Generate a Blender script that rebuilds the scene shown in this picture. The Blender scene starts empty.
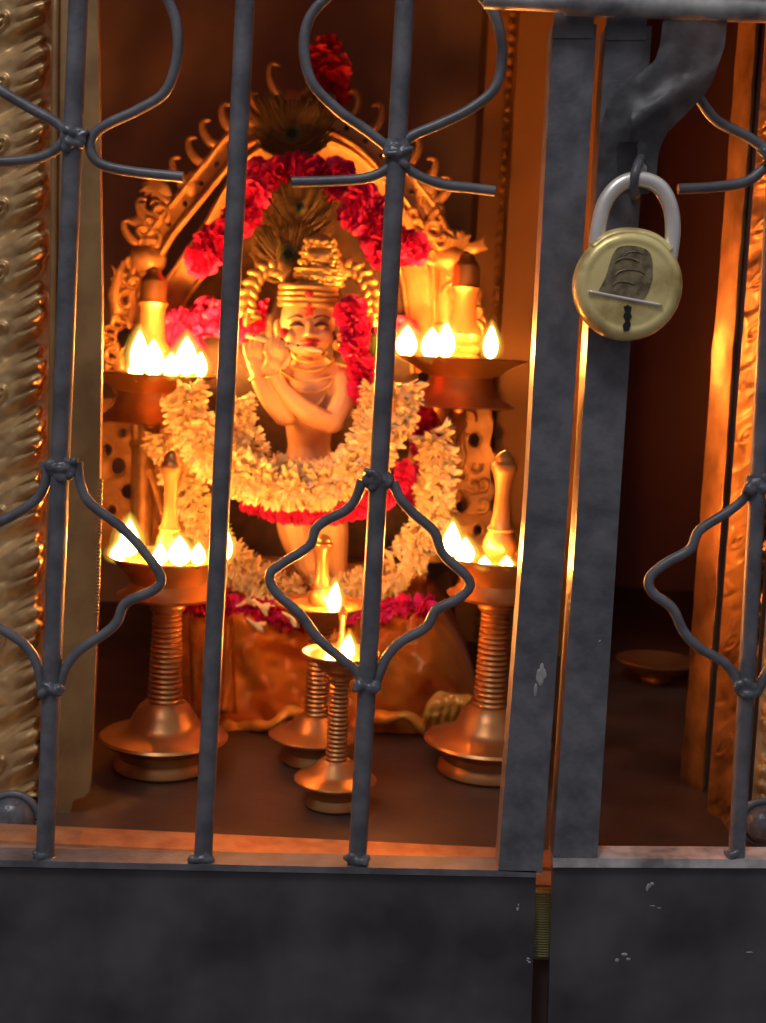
import bpy, bmesh, math, random
from mathutils import Vector, Matrix, noise
R = math.radians
PI = math.pi
random.seed(7)
scn = bpy.context.scene
COL = scn.collection

# ------------------------------------------------------------------ camera
F = 1250.0
TH, PH = R(6.9), R(2.8)
fw = Vector((0, math.cos(TH), -math.sin(TH)))
up0 = Vector((0, math.sin(TH), math.cos(TH)))
rt0 = Vector((1, 0, 0))
rt = rt0*math.cos(PH) + up0*math.sin(PH)
up = up0*math.cos(PH) - rt0*math.sin(PH)
cd = bpy.data.cameras.new('camera')
cam = bpy.data.objects.new('camera', cd)
COL.objects.link(cam)
cam.matrix_world = Matrix(((rt.x, up.x, -fw.x, 0), (rt.y, up.y, -fw.y, 0), (rt.z, up.z, -fw.z, 0), (0, 0, 0, 1)))
cd.sensor_fit = 'HORIZONTAL'; cd.sensor_width = 36; cd.lens = F/766*36
cd.clip_start = 0.02
cd.dof.use_dof = True; cd.dof.focus_distance = .76; cd.dof.aperture_fstop = 13
scn.camera = cam

def ray(px, py):
    return fw + rt*((px-383)/F) - up*((py-511.5)/F)
def P(px, py, Y):
    d = ray(px, py); return d*(Y/d.y)
def FP(px, py, z):
    d = ray(px, py); return d*(z/d.z)
def S(Y): return Y/F          # metres per photo pixel at depth Y
GY = 0.75                      # gate plane
FZ = -0.33                     # shrine floor

# ------------------------------------------------------------------ materials
def mat(name, col, rough=0.5, metal=0.0, col2=None, nscale=40, bump=0.0, bscale=None, spec=0.5, detail=4, sheen=0, stretch=None, coat=0, lo=.35, hi=.65, trans=0):
    m = bpy.data.materials.new(name); m.use_nodes = True
    nt = m.node_tree; b = nt.nodes['Principled BSDF']
    b.inputs['Roughness'].default_value = rough
    b.inputs['Metallic'].default_value = metal
    b.inputs['Specular IOR Level'].default_value = spec
    if sheen: b.inputs['Sheen Weight'].default_value = sheen
    if coat: b.inputs['Coat Weight'].default_value = coat; b.inputs['Coat Roughness'].default_value = .25
    if trans:
        b.inputs['Subsurface Weight'].default_value = trans
        b.inputs['Subsurface Radius'].default_value = (.01, .005, .002)
        b.inputs['Subsurface Scale'].default_value = .6
    tc = nt.nodes.new('ShaderNodeTexCoord')
    mp = nt.nodes.new('ShaderNodeMapping')
    nt.links.new(tc.outputs['Object'], mp.inputs['Vector'])
    if stretch: mp.inputs['Scale'].default_value = stretch
    n = nt.nodes.new('ShaderNodeTexNoise')
    n.inputs['Scale'].default_value = nscale; n.inputs['Detail'].default_value = detail
    nt.links.new(mp.outputs[0], n.inputs['Vector'])
    rp = nt.nodes.new('ShaderNodeValToRGB')
    rp.color_ramp.elements[0].position = lo; rp.color_ramp.elements[1].position = hi
    rp.color_ramp.elements[0].color = (*col, 1)
    rp.color_ramp.elements[1].color = (*(col2 or col), 1)
    nt.links.new(n.outputs['Fac'], rp.inputs['Fac'])
    nt.links.new(rp.outputs['Color'], b.inputs['Base Color'])
    if bump:
        n2 = nt.nodes.new('ShaderNodeTexNoise')
        n2.inputs['Scale'].default_value = bscale or nscale*2; n2.inputs['Detail'].default_value = 5
        nt.links.new(mp.outputs[0], n2.inputs['Vector'])
        bp = nt.nodes.new('ShaderNodeBump'); bp.inputs['Strength'].default_value = 0.6
        bp.inputs['Distance'].default_value = bump
        nt.links.new(n2.outputs['Fac'], bp.inputs['Height'])
        nt.links.new(bp.outputs[0], b.inputs['Normal'])
    return m

def emit(name, col, strength):
    m = bpy.data.materials.new(name); m.use_nodes = True
    nt = m.node_tree; nt.nodes.clear()
    o = nt.nodes.new('ShaderNodeOutputMaterial'); e = nt.nodes.new('ShaderNodeEmission')
    e.inputs['Color'].default_value = (*col, 1); e.inputs['Strength'].default_value = strength
    nt.links.new(e.outputs[0], o.inputs['Surface'])
    return m
def glow_shell(name, col, strength, fac):
    m = bpy.data.materials.new(name); m.use_nodes = True
    nt = m.node_tree; nt.nodes.clear()
    o = nt.nodes.new('ShaderNodeOutputMaterial'); e = nt.nodes.new('ShaderNodeEmission')
    t = nt.nodes.new('ShaderNodeBsdfTransparent'); x = nt.nodes.new('ShaderNodeMixShader')
    e.inputs['Color'].default_value = (*col, 1); e.inputs['Strength'].default_value = strength
    x.inputs[0].default_value = fac
    nt.links.new(t.outputs[0], x.inputs[1]); nt.links.new(e.outputs[0], x.inputs[2]); nt.links.new(x.outputs[0], o.inputs['Surface'])
    return m

M = {}
M['iron'] = mat('black_painted_iron', (.085, .085, .10), .42, .0, (.16, .158, .18), 60, .0006, 260, .5, coat=.15)
M['panel'] = mat('black_sheet_paint', (.038, .035, .042), .42, .0, (.105, .098, .108), 14, .0003, 60, .5)
M['ironbare'] = mat('scuffed_iron', (.24, .23, .24), .4, .3, (.75, .70, .70), 50, .0004, 200)
M['weld'] = mat('weld_bead_paint', (.08, .085, .10), .22, .1, (.16, .17, .2), 120, .001, 300)
M['rod'] = mat('highlit_iron_rod', (.14, .14, .15), .28, .3, (.5, .49, .48), 40, .0004, 160)  # brighter base colour stands in for the highlight along the rod
M['steel'] = mat('bright_steel', (.78, .72, .68), .32, .45, (.9, .86, .82), 60, .0001, 200)
M['lockbrass'] = mat('worn_padlock_brass', (.50, .35, .12), .34, .35, (.95, .78, .34), 45, .0003, 180, lo=.33, hi=.52)
M['locktarnish'] = mat('tarnished_brass', (.16, .12, .075), .5, .5, (.34, .27, .15), 170, .0003, 250, lo=.4, hi=.6)
M['black'] = mat('keyhole_black', (.008, .006, .006), .7)
M['brass'] = mat('oil_lamp_brass', (.44, .20, .075), .36, .75, (.56, .28, .10), 30, .0001, 120)
M['arch'] = mat('gilded_metal', (.46, .25, .10), .42, .5, (.66, .38, .16), 60, .0006, 140)
M['gold'] = mat('bright_gilding', (.74, .48, .16), .32, .55, (.85, .60, .24), 90, .0008, 240)
M['skin'] = mat('sandalwood_coated_metal', (.68, .42, .24), .5, .15, (.76, .48, .28), 30, .0001, 90)
M['darkpaint'] = mat('dark_line_paint', (.03, .012, .01), .5)
M['redpaint'] = mat('red_powder', (.65, .03, .05), .6)
M['hair'] = mat('dark_carved_hair', (.05, .025, .015), .5, .1, (.09, .045, .02), 80, .001, 200)
M['ivory'] = mat('ivory_flute', (.85, .72, .5), .4, 0, (.9, .8, .6), 50)
M['jamb'] = mat('aged_repousse_brass', (.54, .33, .15), .38, .45, (.80, .53, .25), 45, .0006, 120)
M['jambplain'] = mat('aged_brass_sheet', (.24, .13, .05), .5, .35, (.40, .23, .09), 25, .0005, 90)
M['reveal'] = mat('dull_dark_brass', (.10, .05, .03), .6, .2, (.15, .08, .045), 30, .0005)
M['jambright'] = mat('warm_brass_sheet', (.20, .085, .025), .40, .5, (.46, .22, .07), 34, .0022, 50)
M['backbrass'] = mat('smoky_brass_sheet', (.40, .20, .06), .5, .3, (.52, .28, .09), 8, .0003, 30, stretch=(1, 1, .3))
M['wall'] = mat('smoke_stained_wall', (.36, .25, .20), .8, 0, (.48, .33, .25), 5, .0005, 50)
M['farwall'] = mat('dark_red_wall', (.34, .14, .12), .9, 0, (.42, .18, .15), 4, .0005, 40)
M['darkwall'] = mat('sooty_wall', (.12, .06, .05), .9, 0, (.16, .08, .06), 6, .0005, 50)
M['floor'] = mat('oily_stone_floor', (.055, .03, .022), .42, 0, (.105, .06, .042), 14, .0008, 60)
M['stone'] = mat('pinkish_stone', (.30, .19, .15), .6, 0, (.38, .27, .22), 30, .001, 90)
M['copper'] = mat('threshold_copper', (.55, .24, .12), .36, .5, (.75, .40, .20), 60, .0012, 70)
M['bead'] = mat('olive_brass_strip', (.35, .30, .12), .45, .4, (.5, .45, .2), 60, .0004)
M['white'] = mat('tuberose_petal', (.92, .70, .38), .5, 0, (.96, .80, .50), 40, 0, trans=.15)
M['red'] = mat('crimson_petal', (.75, .014, .16), .55, 0, (.88, .03, .28), 60, 0, trans=.1)
M['darkred'] = mat('deep_red_petal', (.55, .01, .02), .55, 0, (.68, .02, .05), 60, 0)
M['leaf'] = mat('garland_leaf', (.10, .14, .03), .5, 0, (.16, .2, .05), 40)
M['thread'] = mat('garland_thread', (.4, .25, .12), .8)
M['feather'] = mat('feather_barb', (.16, .10, .03), .55, .1, (.22, .15, .05), 60)
M['feathergreen'] = mat('feather_eye_green', (.05, .11, .05), .4, .2, (.08, .15, .06), 80)
M['featherblue'] = mat('feather_eye_dark', (.01, .02, .03), .4, .2)
M['wick'] = mat('charred_wick', (.25, .16, .09), .8)
M['oil'] = mat('lamp_oil', (.65, .33, .06), .15, 0, (.7, .4, .1), 20, coat=.5)

def silk():
    m = mat('orange_brocade_silk', (.92, .25, .02), .36, .1, (1.0, .42, .05), 14, .0008, 160, sheen=.08, lo=.4, hi=.62)
    return m
M['silk'] = silk()
M['hem'] = mat('gold_woven_border', (.85, .32, .04), .36, .3, (1.0, .52, .10), 90, .0012, 180)
M['flame'] = emit('flame_core', (1.0, .34, .06), 650)
M['flameouter'] = glow_shell('flame_bloom', (1.0, .66, .12), 2.6, .26)
M['flamehalo'] = glow_shell('flame_halo', (1.0, .58, .07), 2.0, .15)
M['flamefaint'] = glow_shell('flame_faint_halo', (1.0, .50, .05), 1.6, .08)

# ------------------------------------------------------------------ mesh helpers
def tag(o, label=None, cat=None, group=None, kind=None):
    if label: o['label'] = label
    if cat: o['category'] = cat
    if group: o['group'] = group
    if kind: o['kind'] = kind
    return o

def empty(name, loc, label, cat, group=None):
    o = bpy.data.objects.new(name, None); COL.objects.link(o); o.location = loc
    o.empty_display_size = .02
    return tag(o, label, cat, group)

def worldloc(o):
    v = Vector(o.location)
    if o.parent: v = v + worldloc(o.parent)
    return v

def obj(name, bm, m, parent=None, smooth=True, angle=None, mods=None):
    """bm is in world coordinates; the mesh gets its origin at its own base."""
    me = bpy.data.meshes.new(name)
    bmesh.ops.recalc_face_normals(bm, faces=bm.faces)
    vs = [v.co for v in bm.verts]
    mn = Vector((min(v.x for v in vs), min(v.y for v in vs), min(v.z for v in vs)))
    mx = Vector((max(v.x for v in vs), max(v.y for v in vs), max(v.z for v in vs)))
    org = Vector(((mn.x+mx.x)/2, (mn.y+mx.y)/2, mn.z))
    for v in bm.verts: v.co -= org
    for f in bm.faces: f.smooth = smooth
    bm.to_mesh(me); bm.free()
    if smooth and angle:
        me.set_sharp_from_angle(angle=R(angle))
    ms = m if isinstance(m, list) else [m]
    for x in ms: me.materials.append(x)
    o = bpy.data.objects.new(name, me); COL.objects.link(o)
    if parent:
        o.parent = parent; o.location = org - worldloc(parent)
    else: o.location = org
    return o

def catmull(pts, n=8):
    if len(pts) < 3:
        return [pts[0].lerp(pts[-1], i/n) for i in range(n+1)]
    out = []
    q = [pts[0]*2-pts[1]] + list(pts) + [pts[-1]*2-pts[-2]]
    for i in range(1, len(q)-2):
        a, b, c, d = q[i-1], q[i], q[i+1], q[i+2]
        for k in range(n):
            t = k/n
            out.append(.5*((2*b)+(c-a)*t+(2*a-5*b+4*c-d)*t*t+(3*b-a-3*c+d)*t**3))
    out.append(pts[-1].copy())
    return out

def tube(bm, pts, r, seg=10, r2=None, n=8, smooth=True, ref=Vector((0, 1, 0)), mi=0):
    """r: number or function of t; r2 = radius along ref (flattening)"""
    path = catmull([Vector(p) for p in pts], n) if smooth else [Vector(p) for p in pts]
    rings = []
    L = len(path)
    for i, p in enumerate(path):
        t = i/(L-1)
        d = (path[min(i+1, L-1)]-path[max(i-1, 0)])
        if d.length < 1e-9: d = Vector((0, 0, 1))
        d.normalize()
        rr = r(t) if callable(r) else r
        r_2 = (r2(t) if callable(r2) else r2) if r2 is not None else rr
        a = ref - d*ref.dot(d)
        if a.length < 1e-4: a = Vector((1, 0, 0)) - d*d.x
        a.normalize(); b = d.cross(a)
        rings.append([bm.verts.new(p + a*math.cos(2*PI*k/seg)*r_2 + b*math.sin(2*PI*k/seg)*rr) for k in range(seg)])
    for i in range(L-1):
        for k in range(seg):
            f = bm.faces.new((rings[i][k], rings[i][(k+1) % seg], rings[i+1][(k+1) % seg], rings[i+1][k])); f.material_index = mi
    for rg in (rings[0], rings[-1]):
        try: f = bm.faces.new(rg); f.material_index = mi
        except ValueError: pass
    return bm

def lathe(bm, c, prof, seg=40, mi=0, cap=True):
    """prof: (r, z) in metres, z absolute"""
    rings = []
    for r, z in prof:
        if r < 1e-6: rings.append([bm.verts.new((c[0], c[1], z))])
        else: rings.append([bm.verts.new((c[0]+r*math.cos(2*PI*k/seg), c[1]+r*math.sin(2*PI*k/seg), z)) for k in range(seg)])
    for a, b in zip(rings, rings[1:]):
        for k in range(seg):
            k2 = (k+1) % seg
            if len(a) == 1 and len(b) == 1: continue
            if len(a) == 1: f = bm.faces.new((a[0], b[k2], b[k]))
            elif len(b) == 1: f = bm.faces.new((a[k], a[k2], b[0]))
            else: f = bm.faces.new((a[k], a[k2], b[k2], b[k]))
            f.material_index = mi
    if cap:
        for rg in (rings[0], rings[-1]):
            if len(rg) > 2: bm.faces.new(rg).material_index = mi
    return bm

def ell(bm, c, rad, rot=None, u=14, v=10, mi=0):
    mt = Matrix.Translation(c) @ (rot.to_4x4() if rot else Matrix.Identity(4)) @ Matrix.Diagonal((*rad, 1))
    g = bmesh.ops.create_uvsphere(bm, u_segments=u, v_segments=v, radius=1, matrix=mt)
    for vt in g['verts']:
        for f in vt.link_faces: f.material_index = mi
    return bm

def hexa(bm, front, back, mi=0):
    """prism from two matching outlines"""
    a = [bm.verts.new(p) for p in front]; b = [bm.verts.new(p) for p in back]
    bm.faces.new(a).material_index = mi; bm.faces.new(list(reversed(b))).material_index = mi
    for i in range(len(a)):
        j = (i+1) % len(a)
        bm.faces.new((a[j], a[i], b[i], b[j])).material_index = mi
    return bm

def slab(bm, pts, Y, dpx, mi=0):
    """outline in photo pixels on plane Y, thickness dpx pixels behind"""
    t = S(Y)*dpx
    fr = [P(x, y, Y) for x, y in pts]
    bk = [p + Vector((0, t, 0)) for p in fr]
    return hexa(bm, fr, bk, mi)

def bevel(bm, w, seg=2, ang=25):
    es = [e for e in bm.edges if len(e.link_faces) == 2 and e.calc_face_angle(0) > R(ang)]
    bmesh.ops.bevel(bm, geom=es, offset=w, segments=seg, affect='EDGES', profile=.5, clamp_overlap=True)
    return bm

def box(bm, a, b):
    x0, y0, z0 = a; x1, y1, z1 = b
    hexa(bm, [Vector((x0, y0, z0)), Vector((x1, y0, z0)), Vector((x1, y0, z1)), Vector((x0, y0, z1))],
         [Vector((x0, y1, z0)), Vector((x1, y1, z0)), Vector((x1, y1, z1)), Vector((x0, y1, z1))])
    return bm

def fuse(bm, voxel, smooth_it=6):
    """union of overlapping closed shells by voxel remesh -> new bmesh"""
    me = bpy.data.meshes.new('t'); bm.to_mesh(me); bm.free()
    o = bpy.data.objects.new('t', me); COL.objects.link(o)
    md = o.modifiers.new('r', 'REMESH'); md.mode = 'VOXEL'; md.voxel_size = voxel
    if smooth_it:
        sm = o.modifiers.new('s', 'SMOOTH'); sm.iterations = smooth_it; sm.factor = .5
    dg = bpy.context.evaluated_depsgraph_get(); dg.update()
    ev = o.evaluated_get(dg); m2 = bpy.data.meshes.new_from_object(ev)
    out = bmesh.new(); out.from_mesh(m2)
    bpy.data.objects.remove(o); bpy.data.meshes.remove(me); bpy.data.meshes.remove(m2)
    return out

# ================================================================== SETTING
def struct(name, bm, m, **k):
    o = obj(name, bm, m, smooth=False, **k); o['kind'] = 'structure'; return o

# floor of the shrine
bm = bmesh.new(); box(bm, (-1.2, .80, FZ-.05), (1.2, 2.4, FZ)); struct('floor', bm, M['floor'])
# ceiling
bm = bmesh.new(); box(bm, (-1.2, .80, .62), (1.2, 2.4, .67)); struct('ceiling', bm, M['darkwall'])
# back wall behind the idol and the deeper dark wall on the right
xl = P(592, 300, 1.55).x
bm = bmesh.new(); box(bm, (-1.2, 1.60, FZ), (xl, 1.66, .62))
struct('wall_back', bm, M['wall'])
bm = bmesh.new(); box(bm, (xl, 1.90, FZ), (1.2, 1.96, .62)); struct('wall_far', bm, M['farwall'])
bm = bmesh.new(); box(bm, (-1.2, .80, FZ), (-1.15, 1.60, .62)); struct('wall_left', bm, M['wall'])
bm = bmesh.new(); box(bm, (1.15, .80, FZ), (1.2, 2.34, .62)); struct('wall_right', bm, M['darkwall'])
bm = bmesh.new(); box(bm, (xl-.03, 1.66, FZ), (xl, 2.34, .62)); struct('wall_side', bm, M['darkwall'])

# brass clad pilaster right of the idol
pil = empty('brass_pilaster', P(545, 700, 1.42) * 1.0, 'smooth brass clad pilaster glowing orange between the idol and the gate stile', 'pilaster')
pil.location.z = FZ
xa, xb = P(503, 300, 1.42).x, P(588, 300, 1.42).x
bm = bmesh.new(); box(bm, (xa, 1.42, FZ), (xb, 1.60, .62)); bevel(bm, .004)
obj('sheet', bm, M['backbrass'], pil, smooth=False)
bm = bmesh.new(); xs = P(474, 300, 1.45).x; box(bm, (xs, 1.47, FZ), (xa, 1.60, .62)); bevel(bm, .004)
obj('side_strip', bm, M['backbrass'], pil, smooth=False)
bm = bmesh.new()
z = FZ+.01
while z < .60:
    ell(bm, (xa-.004, 1.466, z), (.004, .004, .005), u=8, v=6); z += .013
obj('beading', bm, M['backbrass'], pil)

# threshold: copper strip, then a pinkish stone ledge right behind the gate
bm = bmesh.new(); box(bm, (-1.2, .792, FZ-.03), (1.2, .822, FZ+.003)); bevel(bm, .001)
struct('trim_1', bm, M['copper'])
bm = bmesh.new(); box(bm, (-1.2, .768, FZ-.03), (1.2, .792, FZ+.001)); bevel(bm, .001)
struct('trim_2', bm, M['stone'])
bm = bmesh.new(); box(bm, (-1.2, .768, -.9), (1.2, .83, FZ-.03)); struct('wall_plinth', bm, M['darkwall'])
bm = bmesh.new(); YB_ = .766
for k in range(26):
    ell(bm, P(541, 892+k*2.5, YB_-.003), (.008, .003, .0010), u=10, v=6)
a = P(541, 925, YB_-.002); box(bm, (a.x-.010, YB_-.002, P(541, 958, YB_).z), (a.x+.010, YB_+.002, P(541, 888, YB_).z))
o = obj('ribbed_strip', bm, M['bead'])
tag(o, 'small ribbed olive brass strip behind the gap between the two gate panels', 'strip')

# ================================================================== GATE
def rod(name, a, b, rpx, parent, Y=GY, m='iron', seg=16, caps=True):
    bm = bmesh.new(); tube(bm, [P(*a, Y), P(*b, Y)], rpx*S(Y), seg=seg, n=12)
    return obj(name, bm, M[m], parent, angle=50)

def wire(name, pts, rpx, parent, Y=GY, m='iron'):
    bm = bmesh.new()
    tube(bm, [P(x, y, Y) for x, y in pts], rpx*S(Y), seg=12, n=8)
    return obj(name, bm, M[m], parent, angle=50)

def weld(cx, cy, parent, w=14, h=12, n=9, Y=GY):
    bm = bmesh.new()
    for i in range(n):
        ax, ay = random.uniform(-w, w), random.uniform(-h, h)
        ell(bm, P(cx+ax*.75, cy+ay*.75, Y-S(Y)*random.uniform(4, 10)), [S(Y)*random.uniform(4, 7)*q for q in (1.3, .8, .8)],
            Matrix.Rotation(random.uniform(-.9, .9), 3, 'Y'), 10, 8)
    ell(bm, P(cx, cy, Y), (S(Y)*w, S(Y)*11, S(Y)*h), None, 12, 10)
    bm = fuse(bm, S(Y)*1.3, 2)
    return obj('weld_bead', bm, M['weld'], parent)

def stile(pts, parent, dpx=38):
    bm = bmesh.new(); slab(bm, pts, GY-S(GY)*12, dpx); bevel(bm, .0018, 2)
    # subdivide for dents
    return obj('stile', bm, M['iron'], parent, angle=40)

GL = empty('gate_leaf', (P(270, 1000, GY).x, GY, P(270, 1060, GY).z), 'left black iron gate leaf with three round bars, wide stile and solid lower sheet', 'gate')
GR = empty('gate_leaf', (P(700, 1000, GY).x, GY, P(700, 1060, GY).z), 'right black iron gate leaf, partly seen, carrying the padlocked latch', 'gate')
# lower sheets
def sheet(pts, parent):
    bm = bmesh.new(); slab(bm, pts, GY-S(GY)*6, 12); bevel(bm, .001, 2)
    return obj('lower_sheet', bm, M['panel'], parent, angle=40)
sheet([(-60, 866), (536, 878), (529, 1080), (-60, 1080)], GL)
sheet([(553, 868), (830, 869), (830, 1080), (546, 1080)], GR)
# the top edges of the sheets: thin angle iron, scuffed
def edge(pts, parent, mm='ironbare'):
    bm = bmesh.new(); slab(bm, pts, GY-S(GY)*12, 34); bevel(bm, .0008, 2)
    return obj('edge_rail', bm, M[mm], parent, angle=40)
edge([(-60, 859), (536, 871), (536, 877.5), (-60, 865.5)], GL, 'iron')
edge([(553, 858), (830, 860), (830, 868.5), (553, 867.5)], GR)
# bars
rod('bar', (79, -14), (45, 858), 9.5, GL)
rod('bar', (246, -14), (203, 861), 9.5, GL)
rod('bar', (406, -14), (357, 864), 9.5, GL)
rod('bar', (786, -14), (736, 862), 8.5, GR)
# stiles
stile([(553, 24), (597, 24), (568, 500), (542, 873), (498, 871), (527, 500)], GL)
stile([(606, 26), (652, 26), (620, 500), (597, 862), (553, 862), (578, 500)], GR)
# narrow bracket welded on the left stile top
for (cx, cy, par) in ((575, 30, GL), (628, 32, GR)):
    bm = bmesh.new(); slab(bm, [(cx-20, cy-22), (cx+20, cy-22), (cx+18, cy+8), (cx-22, cy+8)], GY-S(GY)*14, 10); bevel(bm, .001)
    obj('stile_cap', bm, M['iron'], par, angle=40)
# foot welds of bars
for (x, y, par) in ((45, 858, GL), (203, 858, GL), (357, 860, GL), (736, 857, GR)):
    weld(x, y, par, 12, 4, 6)
W = 5.2
for pts in (
    [(163, -12), (176, 22), (177, 58), (165, 92), (138, 110), (108, 124), (93, 136), (91, 152), (103, 165), (135, 172), (183, 177)],
    [(-34, 66), (0, 90), (30, 108), (58, 124), (70, 137)],
    [(-34, 160), (0, 162), (34, 159), (54, 151), (66, 138)],
    [(337, -12), (312, 14), (304, 45), (312, 82), (338, 110), (366, 130), (392, 150), (408, 160)],
    [(399, 150), (388, 168), (366, 178), (330, 181), (292, 182)],
    [(474, -12), (494, 14), (502, 50), (496, 86), (472, 108), (440, 124), (412, 136), (400, 148)],
    [(398, 152), (412, 172), (440, 184), (470, 188), (495, 191)]):
    wire('scroll', pts, W, GL)
for pts in (
    [(78, 462), (80, 482), (90, 503), (122, 528), (146, 554), (161, 577), (154, 590), (126, 603), (117, 622), (104, 634), (80, 650), (66, 668), (60, 690)],
    [(46, 462), (45, 484), (36, 500), (14, 515), (-14, 528)],
    [(-14, 618), (0, 628), (24, 644), (37, 664), (42, 690)],
    [(362, 480), (357, 496), (346, 510), (318, 526), (309, 546), (283, 563), (270, 575), (276, 592), (300, 614), (318, 638), (342, 659), (357, 672), (364, 690)],
    [(393, 482), (400, 498), (414, 514), (434, 532), (443, 554), (466, 576), (469, 588), (456, 600), (436, 610), (426, 627), (402, 641), (388, 655), (380, 672), (374, 690)]):
    wire('scroll', pts, W, GL)
for pts in (
    [(697, 95), (716, 120), (746, 136), (764, 148), (776, 156)],
    [(678, 189), (715, 187), (745, 182), (762, 170), (776, 156)],
    [(751, 476), (746, 494), (732, 509), (700, 530), (690, 549), (666, 563), (650, 577), (652, 592), (672, 608), (684, 632), (700, 648), (722, 661), (734, 675), (740, 694)],
    [(768, 476), (774, 500), (800, 525), (830, 545)], [(756, 694), (770, 668), (800, 645), (830, 625)]):
    wire('scroll', pts, W, GR)
for (x, y, w, h, par) in ((73, 138, 13, 16, GL), (397, 152, 15, 18, GL), (62, 469, 17, 13, GL), (378, 480, 17, 12, GL), (51, 689, 12, 8, GL), (368, 688, 12, 8, GL),
                          (757, 484, 13, 10, GR), (746, 690, 13, 8, GR), (776, 156, 14, 14, GR)):
    weld(x, y, par, w, h)
# scuffed patches of bare metal: stile and sheet
def scuff(x, y, w, h, par, Y, n=8):
    bm = bmesh.new()
    for i in range(n):
        ell(bm, P(x+random.gauss(0, w*.5), y+random.gauss(0, h*.5), Y), (S(Y)*random.uniform(.3, .6)*w, S(Y)*.6, S(Y)*random.uniform(.15, .4)*h), None, 10, 6)
    obj('chipped_paint', bm, M['ironbare'], par)
scuff(540, 672, 6, 18, GL, GY-S(GY)*12)
scuff(545-27, 905, 3, 4, GL, GY-S(GY)*6, 3)
scuff(528, 962, 4, 3, GL, GY-S(GY)*6, 3)
scuff(625, 960, 7, 6, GR, GY-S(GY)*6, 3)
scuff(648, 885, 4, 9, GR, GY-S(GY)*6, 4)
scuff(750, 952, 5, 2, GR, GY-S(GY)*6, 2)
scuff(655, 907, 6, 1.5, GR, GY-S(GY)*6, 2)
scuff(600, 640, 2, 3, GR, GY-S(GY)*12, 2)

# slide bolt with its drooping hasp plate
YB = GY-S(GY)*30
SB = empty('slide_bolt', P(640, 20, YB), 'horizontal iron slide bolt with broad bent hasp plate above the padlock', 'latch')
bm = bmesh.new()
tube(bm, [P(484, 0, YB), P(570, 4, YB)], 8*S(YB), seg=18, n=6); tube(bm, [P(566, 4, YB), P(800, 13, YB)], 10.5*S(YB), seg=18, n=6)
obj('bolt_rod', bm, M['rod'], SB, angle=50)
# hasp plate with slot: thick, gently bulged plate
def hasp():
    L = [(663, 20, 727), (660, 45, 725), (655, 60, 720), (642, 72, 716), (626, 84, 711), (613, 96, 704), (606, 108, 692), (603, 120, 680), (601, 132, 668), (600, 145, 661), (598, 158, 658), (597, 172, 657), (598, 186, 655), (603, 194, 648)]
    bm = bmesh.new(); n = 36; rows = []
    L2 = []
    for (a, b) in zip(L, L[1:]):
        for q in range(4): L2.append(tuple(a[i]+(b[i]-a[i])*q/4 for i in range(3)))
    L = L2+[L[-1]]
    Yp = YB - S(YB)*2
    for l, y, r in L:
        row = []
        for k in range(n+1):
            t = k/n; x = l+(r-l)*t
            b = math.sin(PI*t)
            d = -3*b
            # crease / dent across the waist
            q = (x-668)*.55+(y-100)*.83
            d += -7*math.exp(-(q/12)**2) * (1 if x > 630 else .4)
            if y > 110: d += 6*min(1, (y-110)/40)*(1-.3*b)
            d += 1.5*noise.noise(Vector((x*.06, y*.06, 0)))
            row.append(bm.verts.new(P(x, y, Yp+S(Yp)*d)))
        rows.append(row)
    faces = {}
    for i in range(len(rows)-1):
        for k in range(n):
            x = (L[i][0]+(L[i][2]-L[i][0])*(k+.5)/n); y = (L[i][1]+L[i+1][1])/2
            if 617 < x < 638 and 143 < y < 187: continue     # the slot
            bm.faces.new((rows[i][k], rows[i][k+1], rows[i+1][k+1], rows[i+1][k]))
    g = bmesh.ops.solidify(bm, geom=bm.faces[:], thickness=-S(YB)*6)
    return bm
obj('hasp_plate', hasp(), M['iron'], SB, angle=60)
# staple: loop through the slot
bm = bmesh.new()
Yst = YB
tube(bm, [P(642, 158, GY-S(GY)*6), P(640, 160, Yst-S(Yst)*10), P(636, 170, Yst-S(Yst)*22), P(634, 182, Yst-S(Yst)*22), P(634, 194, Yst-S(Yst)*10), P(635, 196, GY-S(GY)*6)], 4.5*S(GY), seg=12)
obj('staple', bm, M['iron'], GR)
scuff(642, 165, 5, 12, SB, YB-S(YB)*2, 5)

# ================================================================== PADLOCK
YL = GY - S(GY)*46
PL = empty('padlock', P(627, 340, YL), 'round worn brass padlock with steel shackle hanging from the hasp', 'padlock')
sL = S(YL)
c = P(627, 286, YL)
def disc(prof, sx=1, mi=0, bm=None, seg=56, cx=0, cz=0):
    """lathe about the view (Y) axis; prof (r_px, y_px)"""
    bm = bm or bmesh.new(); rings = []
    for r, y in prof:
        rings.append([bm.verts.new(c + Vector(((cx+r*math.cos(2*PI*k/seg))*sL*sx, y*sL, (cz+r*math.sin(2*PI*k/seg))*sL))) for k in range(seg)] if r > 0 else [bm.verts.new(c+Vector((cx*sL, y*sL, cz*sL)))])
    for a, b in zip(rings, rings[1:]):
        for k in range(seg):
            k2 = (k+1) % seg
            if len(a) == 1: bm.faces.new((a[0], b[k], b[k2]))
            elif len(b) == 1: bm.faces.new((a[k], a[k2], b[0]))
            else: bm.faces.new((a[k], a[k2], b[k2], b[k]))
    return bm
bm = disc([(0, 14), (46, 14), (51, 11), (53.5, 5), (53.5, -5), (51, -11), (47, -14), (43, -15), (41.5, -14.2), (38, -14.6), (20, -16), (0, -16)], 1)
obj('body', bm, M['lockbrass'], PL, angle=60)
# raised collar carrying the shackle
bm = bmesh.new(); tube(bm, [c+Vector((sL*a, 0, sL*b)) for a, b in ((-37, 34), (-21, 46), (0, 50), (22, 46), (38, 34))], 6.5*sL, seg=14, r2=12*sL)
obj('shoulder', bm, M['lockbrass'], PL)
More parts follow.
